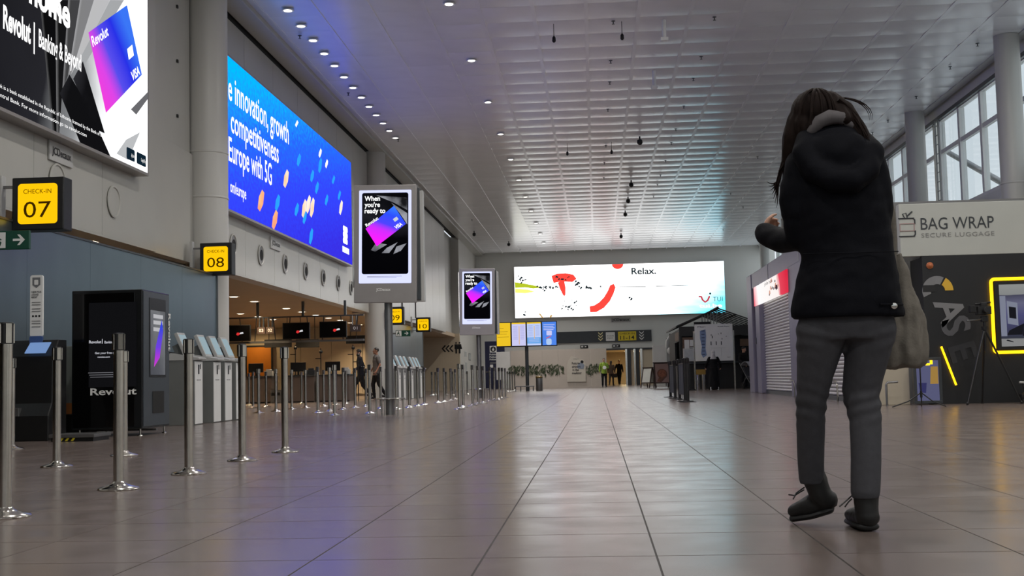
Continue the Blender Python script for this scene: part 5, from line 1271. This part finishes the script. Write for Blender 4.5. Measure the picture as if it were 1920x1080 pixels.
# ------------------------------------------------------------------ people
from mathutils import noise as mnoise
SKIN = pm('skin', S(196, 150, 126), .5, noise=(9, .04)); SKIN2 = pm('skin_tan', S(160, 112, 88), .5, noise=(9, .04))
EYEW = pm('eye_white', S(225, 222, 215), .25); IRIS = pm('iris', S(40, 28, 22), .2)
LIP = pm('lip', S(150, 88, 80), .45)
def cloth(key, col, rough=.8): return pm(key, col, rough, spec=.25, noise=(30, .08), bump=(90, .15))
def wrinkle(me, amp, sc=(6, 6, 14), zlo=None, zhi=None, seed=0):
    ns = [v.normal.copy() for v in me.vertices]
    for v, nn in zip(me.vertices, ns):
        a = amp
        if zlo is not None and not (zlo < v.co.z < zhi): a *= .3
        p = Vector((v.co.x*sc[0]+seed, v.co.y*sc[1], v.co.z*sc[2]))
        v.co += nn*a*(mnoise.noise(p)+.5*mnoise.noise(p*2.3))
def hand(mb, w, d, n_, s=1.0, curl=.5, side=1):
    w, d, n_ = Vector(w), Vector(d).normalized(), Vector(n_)
    n_ = (n_-d*n_.dot(d)).normalized(); t = d.cross(n_)*side
    M = Matrix((t, d, n_)).transposed()
    mb.ball(w+d*.045*s, (.038*s, .054*s, .016*s), 10, M)
    for i, L in enumerate((.066, .075, .07, .054)):
        p = w+d*(.085-.004*abs(i-1.2))*s+t*(.029-.0195*i)*s; pts = [p-d*.02*s, p]; a = 0
        for q, f in enumerate((.45, .32, .25)):
            a += curl*(.7, 1.1, .8)[q]
            p = p+(d*math.cos(a)+n_*math.sin(a))*L*f*s; pts.append(p)
        mb.limb(pts, [.0085*s, .009*s, .0085*s, .008*s, .0065*s], 6)
    p = w+d*.02*s+t*.028*s; pts = [p]
    for q, f in enumerate((.035, .028, .022)):
        dd = (d*(.55+.2*q)+t*(.75-.3*q)+n_*(.25+.25*q*curl*2)).normalized(); p = p+dd*f*s; pts.append(p)
    mb.limb(pts, [.013*s, .0115*s, .0095*s, .008*s], 7)
def face(mb, c, s=1.0, R=None):
    """skull, jaw, nose, ears in the local frame of the head (facing -y)"""
    R = R or Matrix.Identity(3); c = Vector(c); P = lambda x, y, z: c+R @ Vector((x, y, z))*s
    mb.ball(P(0, .01, .025), (.074*s, .092*s, .088*s), 16, R); mb.ball(P(0, -.02, -.045), (.056*s, .066*s, .062*s), 12, R)
    mb.limb([P(0, -.082, .02), P(0, -.098, -.018)], [.010*s, .015*s], 8)
    for q in (-1, 1): mb.ball(P(q*.075, .012, -.005), (.010*s, .02*s, .032*s), 8, R)
    mb.ball(P(0, -.07, -.085), (.026*s, .022*s, .02*s), 8, R)
def face_parts(root, c, s=1.0, R=None):
    R = R or Matrix.Identity(3); c = Vector(c); P = lambda x, y, z: c+R @ Vector((x, y, z))*s
    for q in (-1, 1):
        e = MB().ball(P(q*.03, -.076, .012), .0125*s, 8).build('eye', EYEW, root, smooth=True)
        MB().ball(P(q*.03, -.086, .012), .0062*s, 6).build('iris', IRIS, e, smooth=True)
        MB().limb([P(q*.046, -.078, .034), P(q*.016, -.086, .036)], [.004*s, .0055*s], 6).build('brow', IRIS, root, smooth=True)
    MB().limb([P(-.022, -.080, -.056), P(0, -.087, -.054), P(.022, -.080, -.056)], [.003*s, .0065*s, .003*s], 6).build('mouth', LIP, root, smooth=True)
def shoe(root, mat, ankle, yaw=0.0, pitch=0.0, s=1.0, name='shoe'):
    mb = MB()
    mb.limb([(0, .03, .05), (0, -.07, .045), (0, -.16, .034)], [(.040, .040), (.044, .038), (.034, .026)], 12).limb([(0, .02, .06), (0, .02, .11)], [.042, .044], 12)
    mb.box(-.034, .034, -.17, .06, .004, .028)
    me = remesh(mb, name, .009, 3)
    me.transform(Matrix.Translation(ankle) @ Matrix.Rotation(yaw, 4, 'Z') @ Matrix.Rotation(pitch, 4, 'X') @ Matrix.Scale(s, 4) @ Matrix.Translation((0, -.02, -.09)))
    return link(name, me, mat, root)

def person(label, loc, rz, H, top, trousers, shoes, hair, skin=None, sh=.19, el=None, wr=None, kn=None, an=None, head_R=None, short=False, robe=None, hood=None, hair_style='short', curl=.5, extra=None, lean=0.0):
    """joints for a 1.75 m person facing -y; el, wr, kn, an: (minus-x side, plus-x side)"""
    skin = skin or SKIN
    root = thing('person', label, 'person', loc, rz); k = H/1.75; root.scale = (k, k, k)
    el = el or ((-.24, .03, 1.16), (.24, .03, 1.16)); wr = wr or ((-.25, -.06, .92), (.25, -.06, .92))
    kn = kn or ((-.10, -.01, .50), (.10, -.01, .50)); an = an or ((-.10, .02, .09), (.10, .02, .09))
    hc = Vector((0, -.02+lean*1.6, 1.625)); R = head_R or Matrix.Identity(3)
    b = MB(); face(b, hc, 1.0, R); b.limb([(0, lean*1.3+.01, 1.42), (0, lean*1.5, 1.55)], [.058, .052], 12)
    b.sections([(.86, 0, 0, .13, .09), (1.0, 0, 0, .125, .085), (1.15, 0, lean*.8, .12, .08), (1.32, 0, lean, .14, .085), (1.43, 0, lean*1.2, .10, .07), (1.47, 0, lean*1.3, .05, .05)], 16)
    for i, q in enumerate((-1, 1)):
        S0 = (q*(sh-.02), lean*1.2, 1.41)
        b.limb([(0, lean*1.2, 1.36), S0, el[i], wr[i]], [.06, .05, .037 if short else .03, .026], 10)
        b.limb([(q*.06, 0, .92), kn[i], an[i]], [.07, .045, .035], 10)
        d = (Vector(wr[i])-Vector(el[i])).normalized()
        hand(b, Vector(wr[i])-d*.005, d, (-q*.6, -.6, .2) if abs(d.z) > .6 else (0, .25, -1), 1.0, curl, -q)
    link('body', remesh(b, 'body', .0075, 2, .4), skin, root)
    face_parts(root, hc, 1.0, R)
    # top
    t = MB()
    t.sections([(.80, 0, 0, .175, .125), (.84, 0, 0, .18, .13), (1.0, 0, lean*.3, .165, .12), (1.12, 0, lean*.7, .165, .118), (1.3, 0, lean, .19, .125), (1.40, 0, lean*1.2, .165, .105), (1.46, 0, lean*1.3, .10, .08), (1.50, 0, lean*1.4, .066, .066)], 20)
    for i, q in enumerate((-1, 1)):
        S0 = Vector((q*(sh-.015), lean*1.2, 1.40)); E_, W_ = Vector(el[i]), Vector(wr[i])
        if short: t.limb([S0, S0.lerp(E_, .6)], [.072, .066], 12)
        else: t.limb([S0, S0.lerp(E_, .5), E_, W_+(E_-W_)*.06], [.074, .066, .058, .045], 12)
    me = remesh(t, 'jacket', .014, 3); wrinkle(me, .008, seed=loc[0]); link('shirt' if short else 'jacket', me, top, root)
    # trousers or robe
    t = MB()
    if robe:
        t.sections([(.03, 0, .02, .25, .2), (.08, 0, .02, .245, .2), (.5, 0, .01, .215, .17), (.9, 0, 0, .19, .145), (1.0, 0, 0, .18, .13)], 28)
        me = remesh(t, 'robe', .014, 3); wrinkle(me, .02, (11, 11, 1.5)); link('robe', me, robe, root)
    else:
        t.sections([(.80, 0, 0, .16, .11), (.86, 0, 0, .168, .115), (1.0, 0, 0, .155, .11)], 20)
        for i, q in enumerate((-1, 1)):
            K_, A_ = Vector(kn[i]), Vector(an[i]); A2 = A_+(K_-A_)*.0
            t.limb([(q*.085, 0, .86), Vector((q*.085, 0, .86)).lerp(K_, .5), K_, K_.lerp(A2, .5), A2], [.098, .088, .068, .062, .054], 14)
        me = remesh(t, 'trousers', .014, 3); wrinkle(me, .009, seed=3); link('trousers', me, trousers, root)
    for i, q in enumerate((-1, 1)):
        A_ = Vector(an[i]); shoe(root, shoes, A_, q*.12 if not robe else 0, max(-.6, -(A_.z-.09)*4), 1.0)
    # hair or headscarf
    h = MB()
    if hood:
        h.ball(hc+Vector((0, .012, .02)), (.093, .112, .118), 16); h.sections([(1.36, 0, .01, .15, .12), (1.44, 0, .01, .12, .1), (1.52, 0, .012, .088, .095), (1.6, 0, .012, .08, .09)], 18)
        link('headscarf', remesh(h, 'headscarf', .011, 3), hood, root)
    else:
        h.ball(hc+R @ Vector((0, .022, .04)), (.079, .094, .088), 16, R)
        if hair_style == 'long': h.limb([hc+R @ Vector((0, .06, 0)), hc+Vector((0, .08, -.14))], [(.07, .05), (.06, .035)], 12)
        me = remesh(h, 'hair', .009, 1)
        wrinkle(me, .005, (30, 30, 30)); link('hair', me, hair, root)
    return root

HAIRD = pm('hair_dark', S(24, 20, 18), .5, noise=(40, .2))
tilt = lambda p, y=0, r=0: (Matrix.Rotation(y, 3, 'Z') @ Matrix.Rotation(p, 3, 'X') @ Matrix.Rotation(r, 3, 'Y'))
NAVY = cloth('navy_jacket', S(22, 23, 32)); DTR = cloth('dark_trousers', S(24, 24, 28)); GRT = cloth('grey_shirt', S(104, 100, 98)); BSH = pm('black_shoe', S(16, 16, 17), .5, noise=(8, .1))
m1 = person('man in a navy jacket with a white band walking left, head bowed', (-8.22, 42.25, 0), -PI/2+.25, 1.76, NAVY, DTR, BSH, HAIRD, kn=((-.10, -.2, .52), (.10, .06, .48)), an=((-.1, -.26, .10), (.1, .34, .17)), el=((-.24, .12, 1.16), (.24, -.04, 1.15)), wr=((-.22, .02, .92), (.22, -.26, 1.0)), head_R=tilt(.35), lean=-.03)
MB().tube([(-.19, .0, 1.14), (0, -.14, 1.13), (.19, 0, 1.14), (0, .125, 1.14), (-.19, 0, 1.14)], [(.006, .012)]*5, 8).build('white_band', TXTWHT, m1)
m2 = person('man in a grey short-sleeved shirt and black trousers beside the column', (-7.62, 42.0, 0), -PI/2+.5, 1.80, GRT, DTR, BSH, HAIRD, skin=SKIN2, short=True, kn=((-.10, -.1, .50), (.10, .05, .50)), an=((-.1, -.05, .10), (.1, .28, .14)), el=((-.24, .02, 1.15), (.24, .04, 1.15)), wr=((-.23, -.14, .93), (.25, -.1, .92)))
rc_ = thing('suitcase', 'dark wheeled case behind the walking man in the navy jacket', 'suitcase', (-8.85, 42.9, 0), .2)
MB().box(-.18, .18, -.11, .11, .06, .5).build('shell', cloth('case_fabric', S(38, 36, 38)), rc_, bevel=.03)
for x in (-.14, .14): MB().cyl((x, -.1, .035), (x, -.06, .035), .035, n=12).build('wheel', BLACK, rc_, smooth=True)
MB().tube([(-.1, .08, .5), (-.1, .08, .95), (.1, .08, .95), (.1, .08, .5)], .01, 8).build('handle', BLACK, rc_)
HV = cloth('lime_jacket', S(140, 168, 66))
gm_ = person('man in a lime green jacket and black trousers facing the camera', (.43, 71.2, 0), .1, 1.68, HV, DTR, BSH, HAIRD, el=((-.26, .0, 1.15), (.26, .0, 1.15)), wr=((-.27, -.03, .93), (.06, -.24, 1.16)))
wb = tag(MB().lathe([(.02, -.02), (.1, -.02), (.11, 0), (.1, .02), (.02, .02)], (0, 0, 0), 20).move(Matrix.Rotation(PI/2-.2, 4, 'X')).build('white_cap', WHITE, None, smooth=True), 'round white cap held by the man in lime green', 'cap'); wb.location = (.46, 70.9, 1.12)
person('person in a brown coat walking in the doorway behind the lime jacket', (.95, 80.2, 0), 2.9, 1.62, cloth('brown_coat', S(74, 58, 46)), cloth('brown_trousers', S(50, 42, 38)), BSH, HAIRD, kn=((-.1, -.1, .5), (.1, .05, .5)), an=((-.1, -.12, .09), (.1, .2, .13)), hair_style='long')
bp_ = person('person in a black coat with a black bag in the lift corridor', (1.55, 84.4, 0), .15, 1.72, cloth('black_coat', S(18, 18, 20)), DTR, BSH, HAIRD, kn=((-.07, -.06, .5), (.07, .05, .5)), an=((-.05, -.1, .09), (.05, .14, .11)), wr=((-.33, -.06, .93), (.25, -.06, .92)), el=((-.28, .03, 1.16), (.24, .03, 1.16)))
hb = thing('handbag', 'black handbag carried by the black-coated person in the corridor', 'bag', (1.2, 84.35, .52), 0)
MB().box(-.2, .2, -.07, .07, 0, .28).build('body', BLACK, hb, bevel=.03); MB().tube([(-.12, 0, .27), (-.06, 0, .4), (.06, 0, .4), (.12, 0, .27)], .012, 8).build('handle', BLACK, hb)
kw_ = person('person in a long black robe and white headscarf reading the plan board', (4.47, 47.2, 0), PI, 1.52, cloth('robe_top', S(12, 12, 14)), DTR, pm('white_shoe', S(200, 200, 200), .5, noise=(8, .05)), HAIRD, robe=cloth('robe_black', S(12, 12, 14)), hood=cloth('scarf_white', S(176, 174, 176)), el=((-.3, -.04, 1.17), (.3, -.04, 1.17)), wr=((-.32, -.22, .98), (.32, -.22, .98)), an=((-.15, .14, .09), (.15, .14, .09)), head_R=tilt(.3), lean=-.03)
person('person in dark clothes behind the pushchair at the black kiosk', (5.98, 50.2, 0), .6, 1.70, cloth('dark_hoodie', S(26, 24, 26)), DTR, BSH, HAIRD, wr=((-.22, -.3, 1.0), (.22, -.3, 1.0)), el=((-.25, -.02, 1.16), (.25, -.02, 1.16)), head_R=tilt(.3, .5))
pc = thing('pushchair', 'dark pushchair with pale hood beside the plan board', 'pushchair', (6.12, 49.0, 0), .5)
for x in (-.24, .24):
    for y, r in ((-.35, .09), (.3, .13)): MB().cyl((x, y-.0, r), (x+.04, y, r), r, n=16).build('wheel', BLACK, pc, smooth=True)
    MB().tube([(x, -.35, .1), (x, .0, .45), (x, .45, 1.02)], .014, 8).build('frame_tube', STEELD, pc, smooth=True); MB().tube([(x, .3, .13), (x, 0, .5)], .014, 8).build('frame_tube', STEELD, pc)
MB().tube([(-.24, .45, 1.02), (.24, .45, 1.02)], .018, 8).build('handle', BLACK, pc)
MB().prism_x([(-.3, .38), (-.26, .34), (.1, .42), (.3, .85), (.26, .88), (.04, .5), (-.28, .44)], -.2, .2).build('seat', cloth('seat_grey', S(70, 70, 76)), pc, bevel=.01)
hd = MB()
for a0, a1 in ((0, 1),):
    for q in range(9):
        A, Bq = PI*.1+q*PI*.085, PI*.1+(q+1)*PI*.085
        hd.prism_x([(.12+.3*math.cos(A)*-1, .82+.26*math.sin(A)), (.12-.3*math.cos(Bq), .82+.26*math.sin(Bq)), (.12-.28*math.cos(Bq), .82+.24*math.sin(Bq)), (.12-.28*math.cos(A), .82+.24*math.sin(A))], -.22, .22)
hd.build('hood', cloth('hood_pale', S(150, 150, 156)), pc)

# ------------------------------------------------------------------ the walking woman, seen from behind
wo = thing('person', 'woman walking away in dark hooded jacket, grey trousers and black boots', 'person', (.98, 4.85, 0), 0)
JK = pm('jacket_navy_black', S(11, 12, 18), .8, spec=.12, noise=(60, .12), bump=(260, .12))
TR = pm('trouser_grey', S(66, 66, 70), .8, spec=.2, noise=(40, .08), bump=(300, .12))
HR = pm('hair_brown', S(26, 17, 14), .72, spec=.12, noise=(60, .3))
BT = pm('boot_black', S(16, 16, 17), .55, noise=(20, .15)); BSOLE = pm('boot_sole', S(22, 22, 23), .6, noise=(20, .1))
# body: one continuous figure under the clothes
hc = Vector((-.075, .055, 1.632)); HRt = Matrix.Rotation(PI, 3, 'Z') @ Matrix.Rotation(.42, 3, 'X') @ Matrix.Rotation(.06, 3, 'Y')
b = MB(); face(b, hc, .97, HRt)
b.limb([(-.02, .0, 1.44), (-.06, .03, 1.56)], [.052, .048], 12)
b.sections([(.80, 0, 0, .15, .10), (.95, .005, 0, .14, .095), (1.08, .01, 0, .115, .08), (1.25, 0, 0, .13, .085), (1.38, -.01, 0, .12, .075), (1.45, -.02, 0, .06, .05)], 18)
LA = [(-.13, 0, 1.42), (-.175, -.005, 1.28), (-.165, .03, 1.145), (-.235, .2, 1.165), (-.265, .275, 1.20)]
RA = [(.11, 0, 1.42), (.135, -.005, 1.28), (.135, .04, 1.14), (.06, .22, 1.16), (-.02, .29, 1.20)]
b.limb(LA, [.05, .04, .036, .03, .026], 10); b.limb(RA, [.05, .04, .036, .03, .026], 10)
hand(b, (-.264, .275, 1.2), (.1, .4, .25), (1, .1, 0), .9, .8, -1)
hand(b, (-.03, .30, 1.205), (-.5, .3, .25), (.2, -.6, .6), .95, .8, 1)
LL = [(-.085, 0, .80), (-.105, .035, .66), (-.131, .08, .50), (-.132, .148, .33), (-.123, .203, .17)]
RL = [(.088, 0, .80), (.075, .02, .68), (.052, .03, .52), (.058, .012, .36), (.047, -.01, .12)]
b.limb(LL, [.075, .062, .036, .034, .03], 12); b.limb(RL, [.075, .062, .036, .034, .03], 12)
link('body', remesh(b, 'body', .007, 2, .4), SKIN, wo)
face_parts(wo, hc, .97, HRt)
# trousers
t = MB()
t.sections([(.74, .0, 0, .17, .11), (.80, .0, 0, .183, .118), (.90, .0, 0, .175, .115), (1.0, .005, 0, .15, .1)], 24)
t.limb([(-.098, 0, .78), (-.108, .02, .70), (-.121, .045, .61), (-.131, .075, .52), (-.135, .10, .45), (-.132, .15, .32), (-.125, .2, .185)], [.098, .088, .073, .062, .057, .053, .051], 18)
t.limb([(.098, 0, .78), (.082, .01, .70), (.062, .025, .60), (.05, .032, .53), (.06, .022, .43), (.055, .008, .27), (.045, -.005, .145)], [.098, .088, .077, .071, .063, .059, .057], 18)
me = remesh(t, 'trousers', .0085, 3)
ns = [v.normal.copy() for v in me.vertices]
for v, nn in zip(me.vertices, ns):
    z = v.co.z; lft = v.co.x < -.02
    zk = .50 if lft else .49
    k_ = math.exp(-((z-zk)/.075)**2)+.8*math.exp(-((z-.74)/.05)**2)
    f = math.sin(z*115+v.co.x*(34 if lft else -38)+2.2*mnoise.noise(v.co*9))
    v.co += nn*(.0042*k_*f*(.4+1.2*abs(mnoise.noise(v.co*7)))+.005*mnoise.noise(Vector((v.co.x*14, v.co.y*14, z*5))))
    hem = .168 if lft else .128
    if z < hem: v.co.z = hem+(z-hem)*.02
trs = link('trousers', me, TR, wo)
# jacket with sleeves
t = MB()
t.sections([(.822, .005, 0, .205, .145), (.835, .005, 0, .216, .152), (.90, .006, 0, .212, .152), (1.0, .012, 0, .194, .142), (1.08, .015, 0, .184, .132), (1.18, .005, 0, .186, .132), (1.30, -.008, 0, .192, .13), (1.40, -.014, 0, .182, .122), (1.46, -.018, .002, .155, .105), (1.50, -.022, .006, .12, .088), (1.54, -.03, .012, .082, .075)], 30)
t.limb([(-.142, 0, 1.435), (-.168, -.004, 1.34), (-.174, .0, 1.24), (-.160, .03, 1.148), (-.215, .16, 1.155), (-.264, .272, 1.20)], [.073, .069, .066, .060, .053, .044], 16)
t.limb([(.105, 0, 1.435), (.127, -.004, 1.34), (.137, .0, 1.24), (.137, .04, 1.14), (.07, .2, 1.155), (-.01, .275, 1.195)], [.073, .070, .067, .06, .052, .043], 16)
me = remesh(t, 'jacket', .0095, 3)
ns = [v.normal.copy() for v in me.vertices]
for v, nn in zip(me.vertices, ns):
    p = v.co; waist = math.exp(-((p.z-1.08)/.06)**2)
    a = .007*mnoise.noise(Vector((p.x*7, p.y*7, p.z*11)))+.004*mnoise.noise(Vector((p.x*16+3, p.y*16, p.z*26)))
    v.co += nn*(a-.004*waist)
    if p.z < .826: v.co.z = .826
jk = link('jacket', me, JK, wo)
MB().tube([(-.17, -.075, 1.075), (-.09, -.131, 1.07), (.015, -.141, 1.068), (.12, -.128, 1.07), (.195, -.07, 1.075)], .0022, 8).build('waist_seam', JK, jk, smooth=True)
MB().lathe([(.008, -.002), (.012, 0), (.008, .002)], (0, 0, 0), 16).move(Matrix.Translation((.158, -.122, .862)) @ Matrix.Rotation(PI/2, 4, 'X')).build('snap_button', STEEL, jk, smooth=True)
MB().tube([(.1, -.14, .868), (.16, -.118, .868), (.2, -.08, .868)], .004, 6).build('tab', JK, jk)
# hood lying on the back
t = MB()
t.limb([(-.125, -.02, 1.535), (-.148, -.075, 1.47), (-.12, -.118, 1.39), (-.055, -.145, 1.35), (.02, -.148, 1.345), (.08, -.125, 1.385), (.112, -.075, 1.46), (.092, -.02, 1.52)], [.045, .052, .05, .048, .048, .05, .05, .042], 14)
t.ball((-.018, -.09, 1.455), (.125, .062, .105), 18); t.ball((-.02, -.055, 1.53), (.10, .05, .05), 14)
me = remesh(t, 'hood', .0095, 4); wrinkle(me, .008, (9, 9, 9)); link('hood', me, JK, wo)
MB().limb([(-.115, -.06, 1.556), (-.085, -.075, 1.592), (-.045, -.076, 1.608), (.0, -.074, 1.604), (.035, -.062, 1.575)], [.02, .027, .03, .026, .016], 12).build('hood_lining', pm('lining_grey', S(84, 80, 82), .8, noise=(30, .08), bump=(80, .1)), wo, smooth=True)
# hair: cap, falling masses and loose strands
t = MB()
t.ball((-.078, .035, 1.648), (.098, .108, .098), 20); t.ball((-.105, .02, 1.58), (.082, .085, .095), 16)
t.limb([(-.15, .03, 1.62), (-.165, .03, 1.55), (-.175, .04, 1.49), (-.19, .055, 1.44)], [.045, .05, .045, .03], 12)
t.limb([(-.03, .0, 1.68), (.02, -.02, 1.63), (.06, -.035, 1.57), (.085, -.06, 1.52)], [.05, .05, .04, .03], 12)
t.limb([(-.02, -.03, 1.66), (.01, -.07, 1.60)], [.04, .03], 10)
me = remesh(t, 'hair', .008, 3)
ns = [v.normal.copy() for v in me.vertices]
for v, nn in zip(me.vertices, ns):
    p = v.co; a = math.atan2(p.y-.03, p.x+.08)
    v.co += nn*(.0018*math.sin(a*22+3*mnoise.noise(p*10))+.003*mnoise.noise(Vector((p.x*40, p.y*40, p.z*6))))
hr_ = link('hair', me, HR, wo)
rnd = random.Random(21); t = MB()
def lock(p0, p1, p2, p3, r, n_=8):
    P = [Vector(p) for p in (p0, p1, p2, p3)]; pts = []
    for i in range(n_):
        u = i/(n_-1); pts.append(P[0]*(1-u)**3+P[1]*3*u*(1-u)**2+P[2]*3*u*u*(1-u)+P[3]*u**3)
    t.tube(pts, [r*(1-.85*(i/(n_-1))**1.5) for i in range(n_)], 6)
for k in range(16):
    j = lambda s_: rnd.uniform(-s_, s_)
    lock((-.15+j(.03), .05+j(.05), 1.62), (-.19+j(.01), .05+j(.03), 1.54), (-.20+j(.02), .06+j(.03), 1.46), (-.215+j(.035), .07+j(.04), 1.38+j(.04)), rnd.uniform(.006, .013))
for k in range(16):
    j = lambda s_: rnd.uniform(-s_, s_)
    lock((-.01+j(.03), -.03+j(.04), 1.68), (.05+j(.02), -.05+j(.02), 1.64), (.08+j(.025), -.07+j(.02), 1.58), (.09+j(.04), -.10+j(.02), 1.49+j(.03)), rnd.uniform(.005, .011))
for k in range(3): lock((.0, -.0, 1.70), (.06+.01*k, -.01, 1.70), (.125+.008*k, -.02, 1.66), (.118+.006*k, -.03, 1.60), .0035)
for k in range(7): lock((-.22, .08, 1.40), (-.235, .1, 1.38), (-.245+.004*k, .12, 1.375-.005*k), (-.268+.006*k, .13, 1.395-.018*k), .005)
for k in range(10):
    a = rnd.uniform(.3, PI-.3); lock((-.08, .0, 1.738), (-.08+.08*math.cos(a), -.06, 1.73), (-.08+.115*math.cos(a), -.085, 1.66), (-.085+.12*math.cos(a), -.08, 1.58), .007)
ol = t.build('hair_locks', HR, hr_, smooth=True); ol['kind'] = 'stuff'
# boots
def boot(pts, rad, shaft, srad, sole, lace):
    t = MB(); t.limb(pts, rad, 14); t.limb(shaft, srad, 14)
    me = remesh(t, 'boot', .007, 3); wrinkle(me, .003, (18, 18, 18)); o = link('boot', me, BT, wo)
    MB().limb(sole[0], sole[1], 14).build('boot_sole', BSOLE, o, smooth=True)
    for l in lace: MB().tube(l, .003, 6).build('lace', BLACK, o, smooth=True)
boot([(.05, -.005, .055), (.042, .09, .05), (.03, .185, .042)], [(.048, .044), (.047, .040), (.037, .028)], [(.048, 0, .07), (.046, 0, .165)], [.046, .05],
     ([(.05, -.008, .018), (.042, .09, .018), (.028, .19, .018)], [(.043, .018), (.042, .018), (.034, .017)]), [[(.0, .03, .135), (-.02, .02, .12), (-.055, .005, .095)], [(.0, .04, .12), (-.015, .03, .11), (-.03, .03, .09)]])
boot([(-.065, .215, .10), (-.125, .25, .075), (-.185, .28, .052)], [(.046, .044), (.044, .042), (.034, .028)], [(-.085, .21, .11), (-.118, .203, .205)], [.046, .048],
     ([(-.055, .215, .062), (-.12, .25, .038), (-.19, .284, .022)], [(.037, .018), (.037, .018), (.031, .016)]), [[(-.15, .23, .15), (-.185, .215, .13), (-.2, .21, .105)], [(-.15, .24, .14), (-.19, .23, .118), (-.215, .23, .122)]])

# ------------------------------------------------------------------ tote bag on her right arm
tb = thing('tote_bag', 'beige-grey cloth tote bag hanging beside the walking woman', 'bag', (.98, 4.85, 0), 0)
t = MB()
t.sections([(.628, .228, .12, .075, .03), (.635, .232, .12, .092, .045), (.67, .238, .12, .106, .055), (.76, .236, .12, .104, .056), (.86, .228, .115, .092, .05), (.95, .222, .11, .072, .04), (1.03, .216, .10, .05, .03), (1.08, .212, .09, .034, .024)], 28)
me = remesh(t, 'cloth_body', .009, 2); wrinkle(me, .02, (16, 16, 3.5)); wrinkle(me, .006, (30, 30, 10))
BG = pm('tote_cloth', S(110, 105, 97), .85, spec=.2, noise=(40, .1), bump=(120, .2))
link('cloth_body', me, BG, tb)
for dy in (-.02, .03):
    MB().tube([(.205, .09+dy, 1.04), (.213, .085+dy, 1.14), (.208, .078+dy, 1.24), (.185, .07+dy, 1.36), (.145, .05+dy, 1.47), (.13, .02, 1.515)], [(.014, .006)]*6, 8).build('strap', BG, tb, smooth=True)
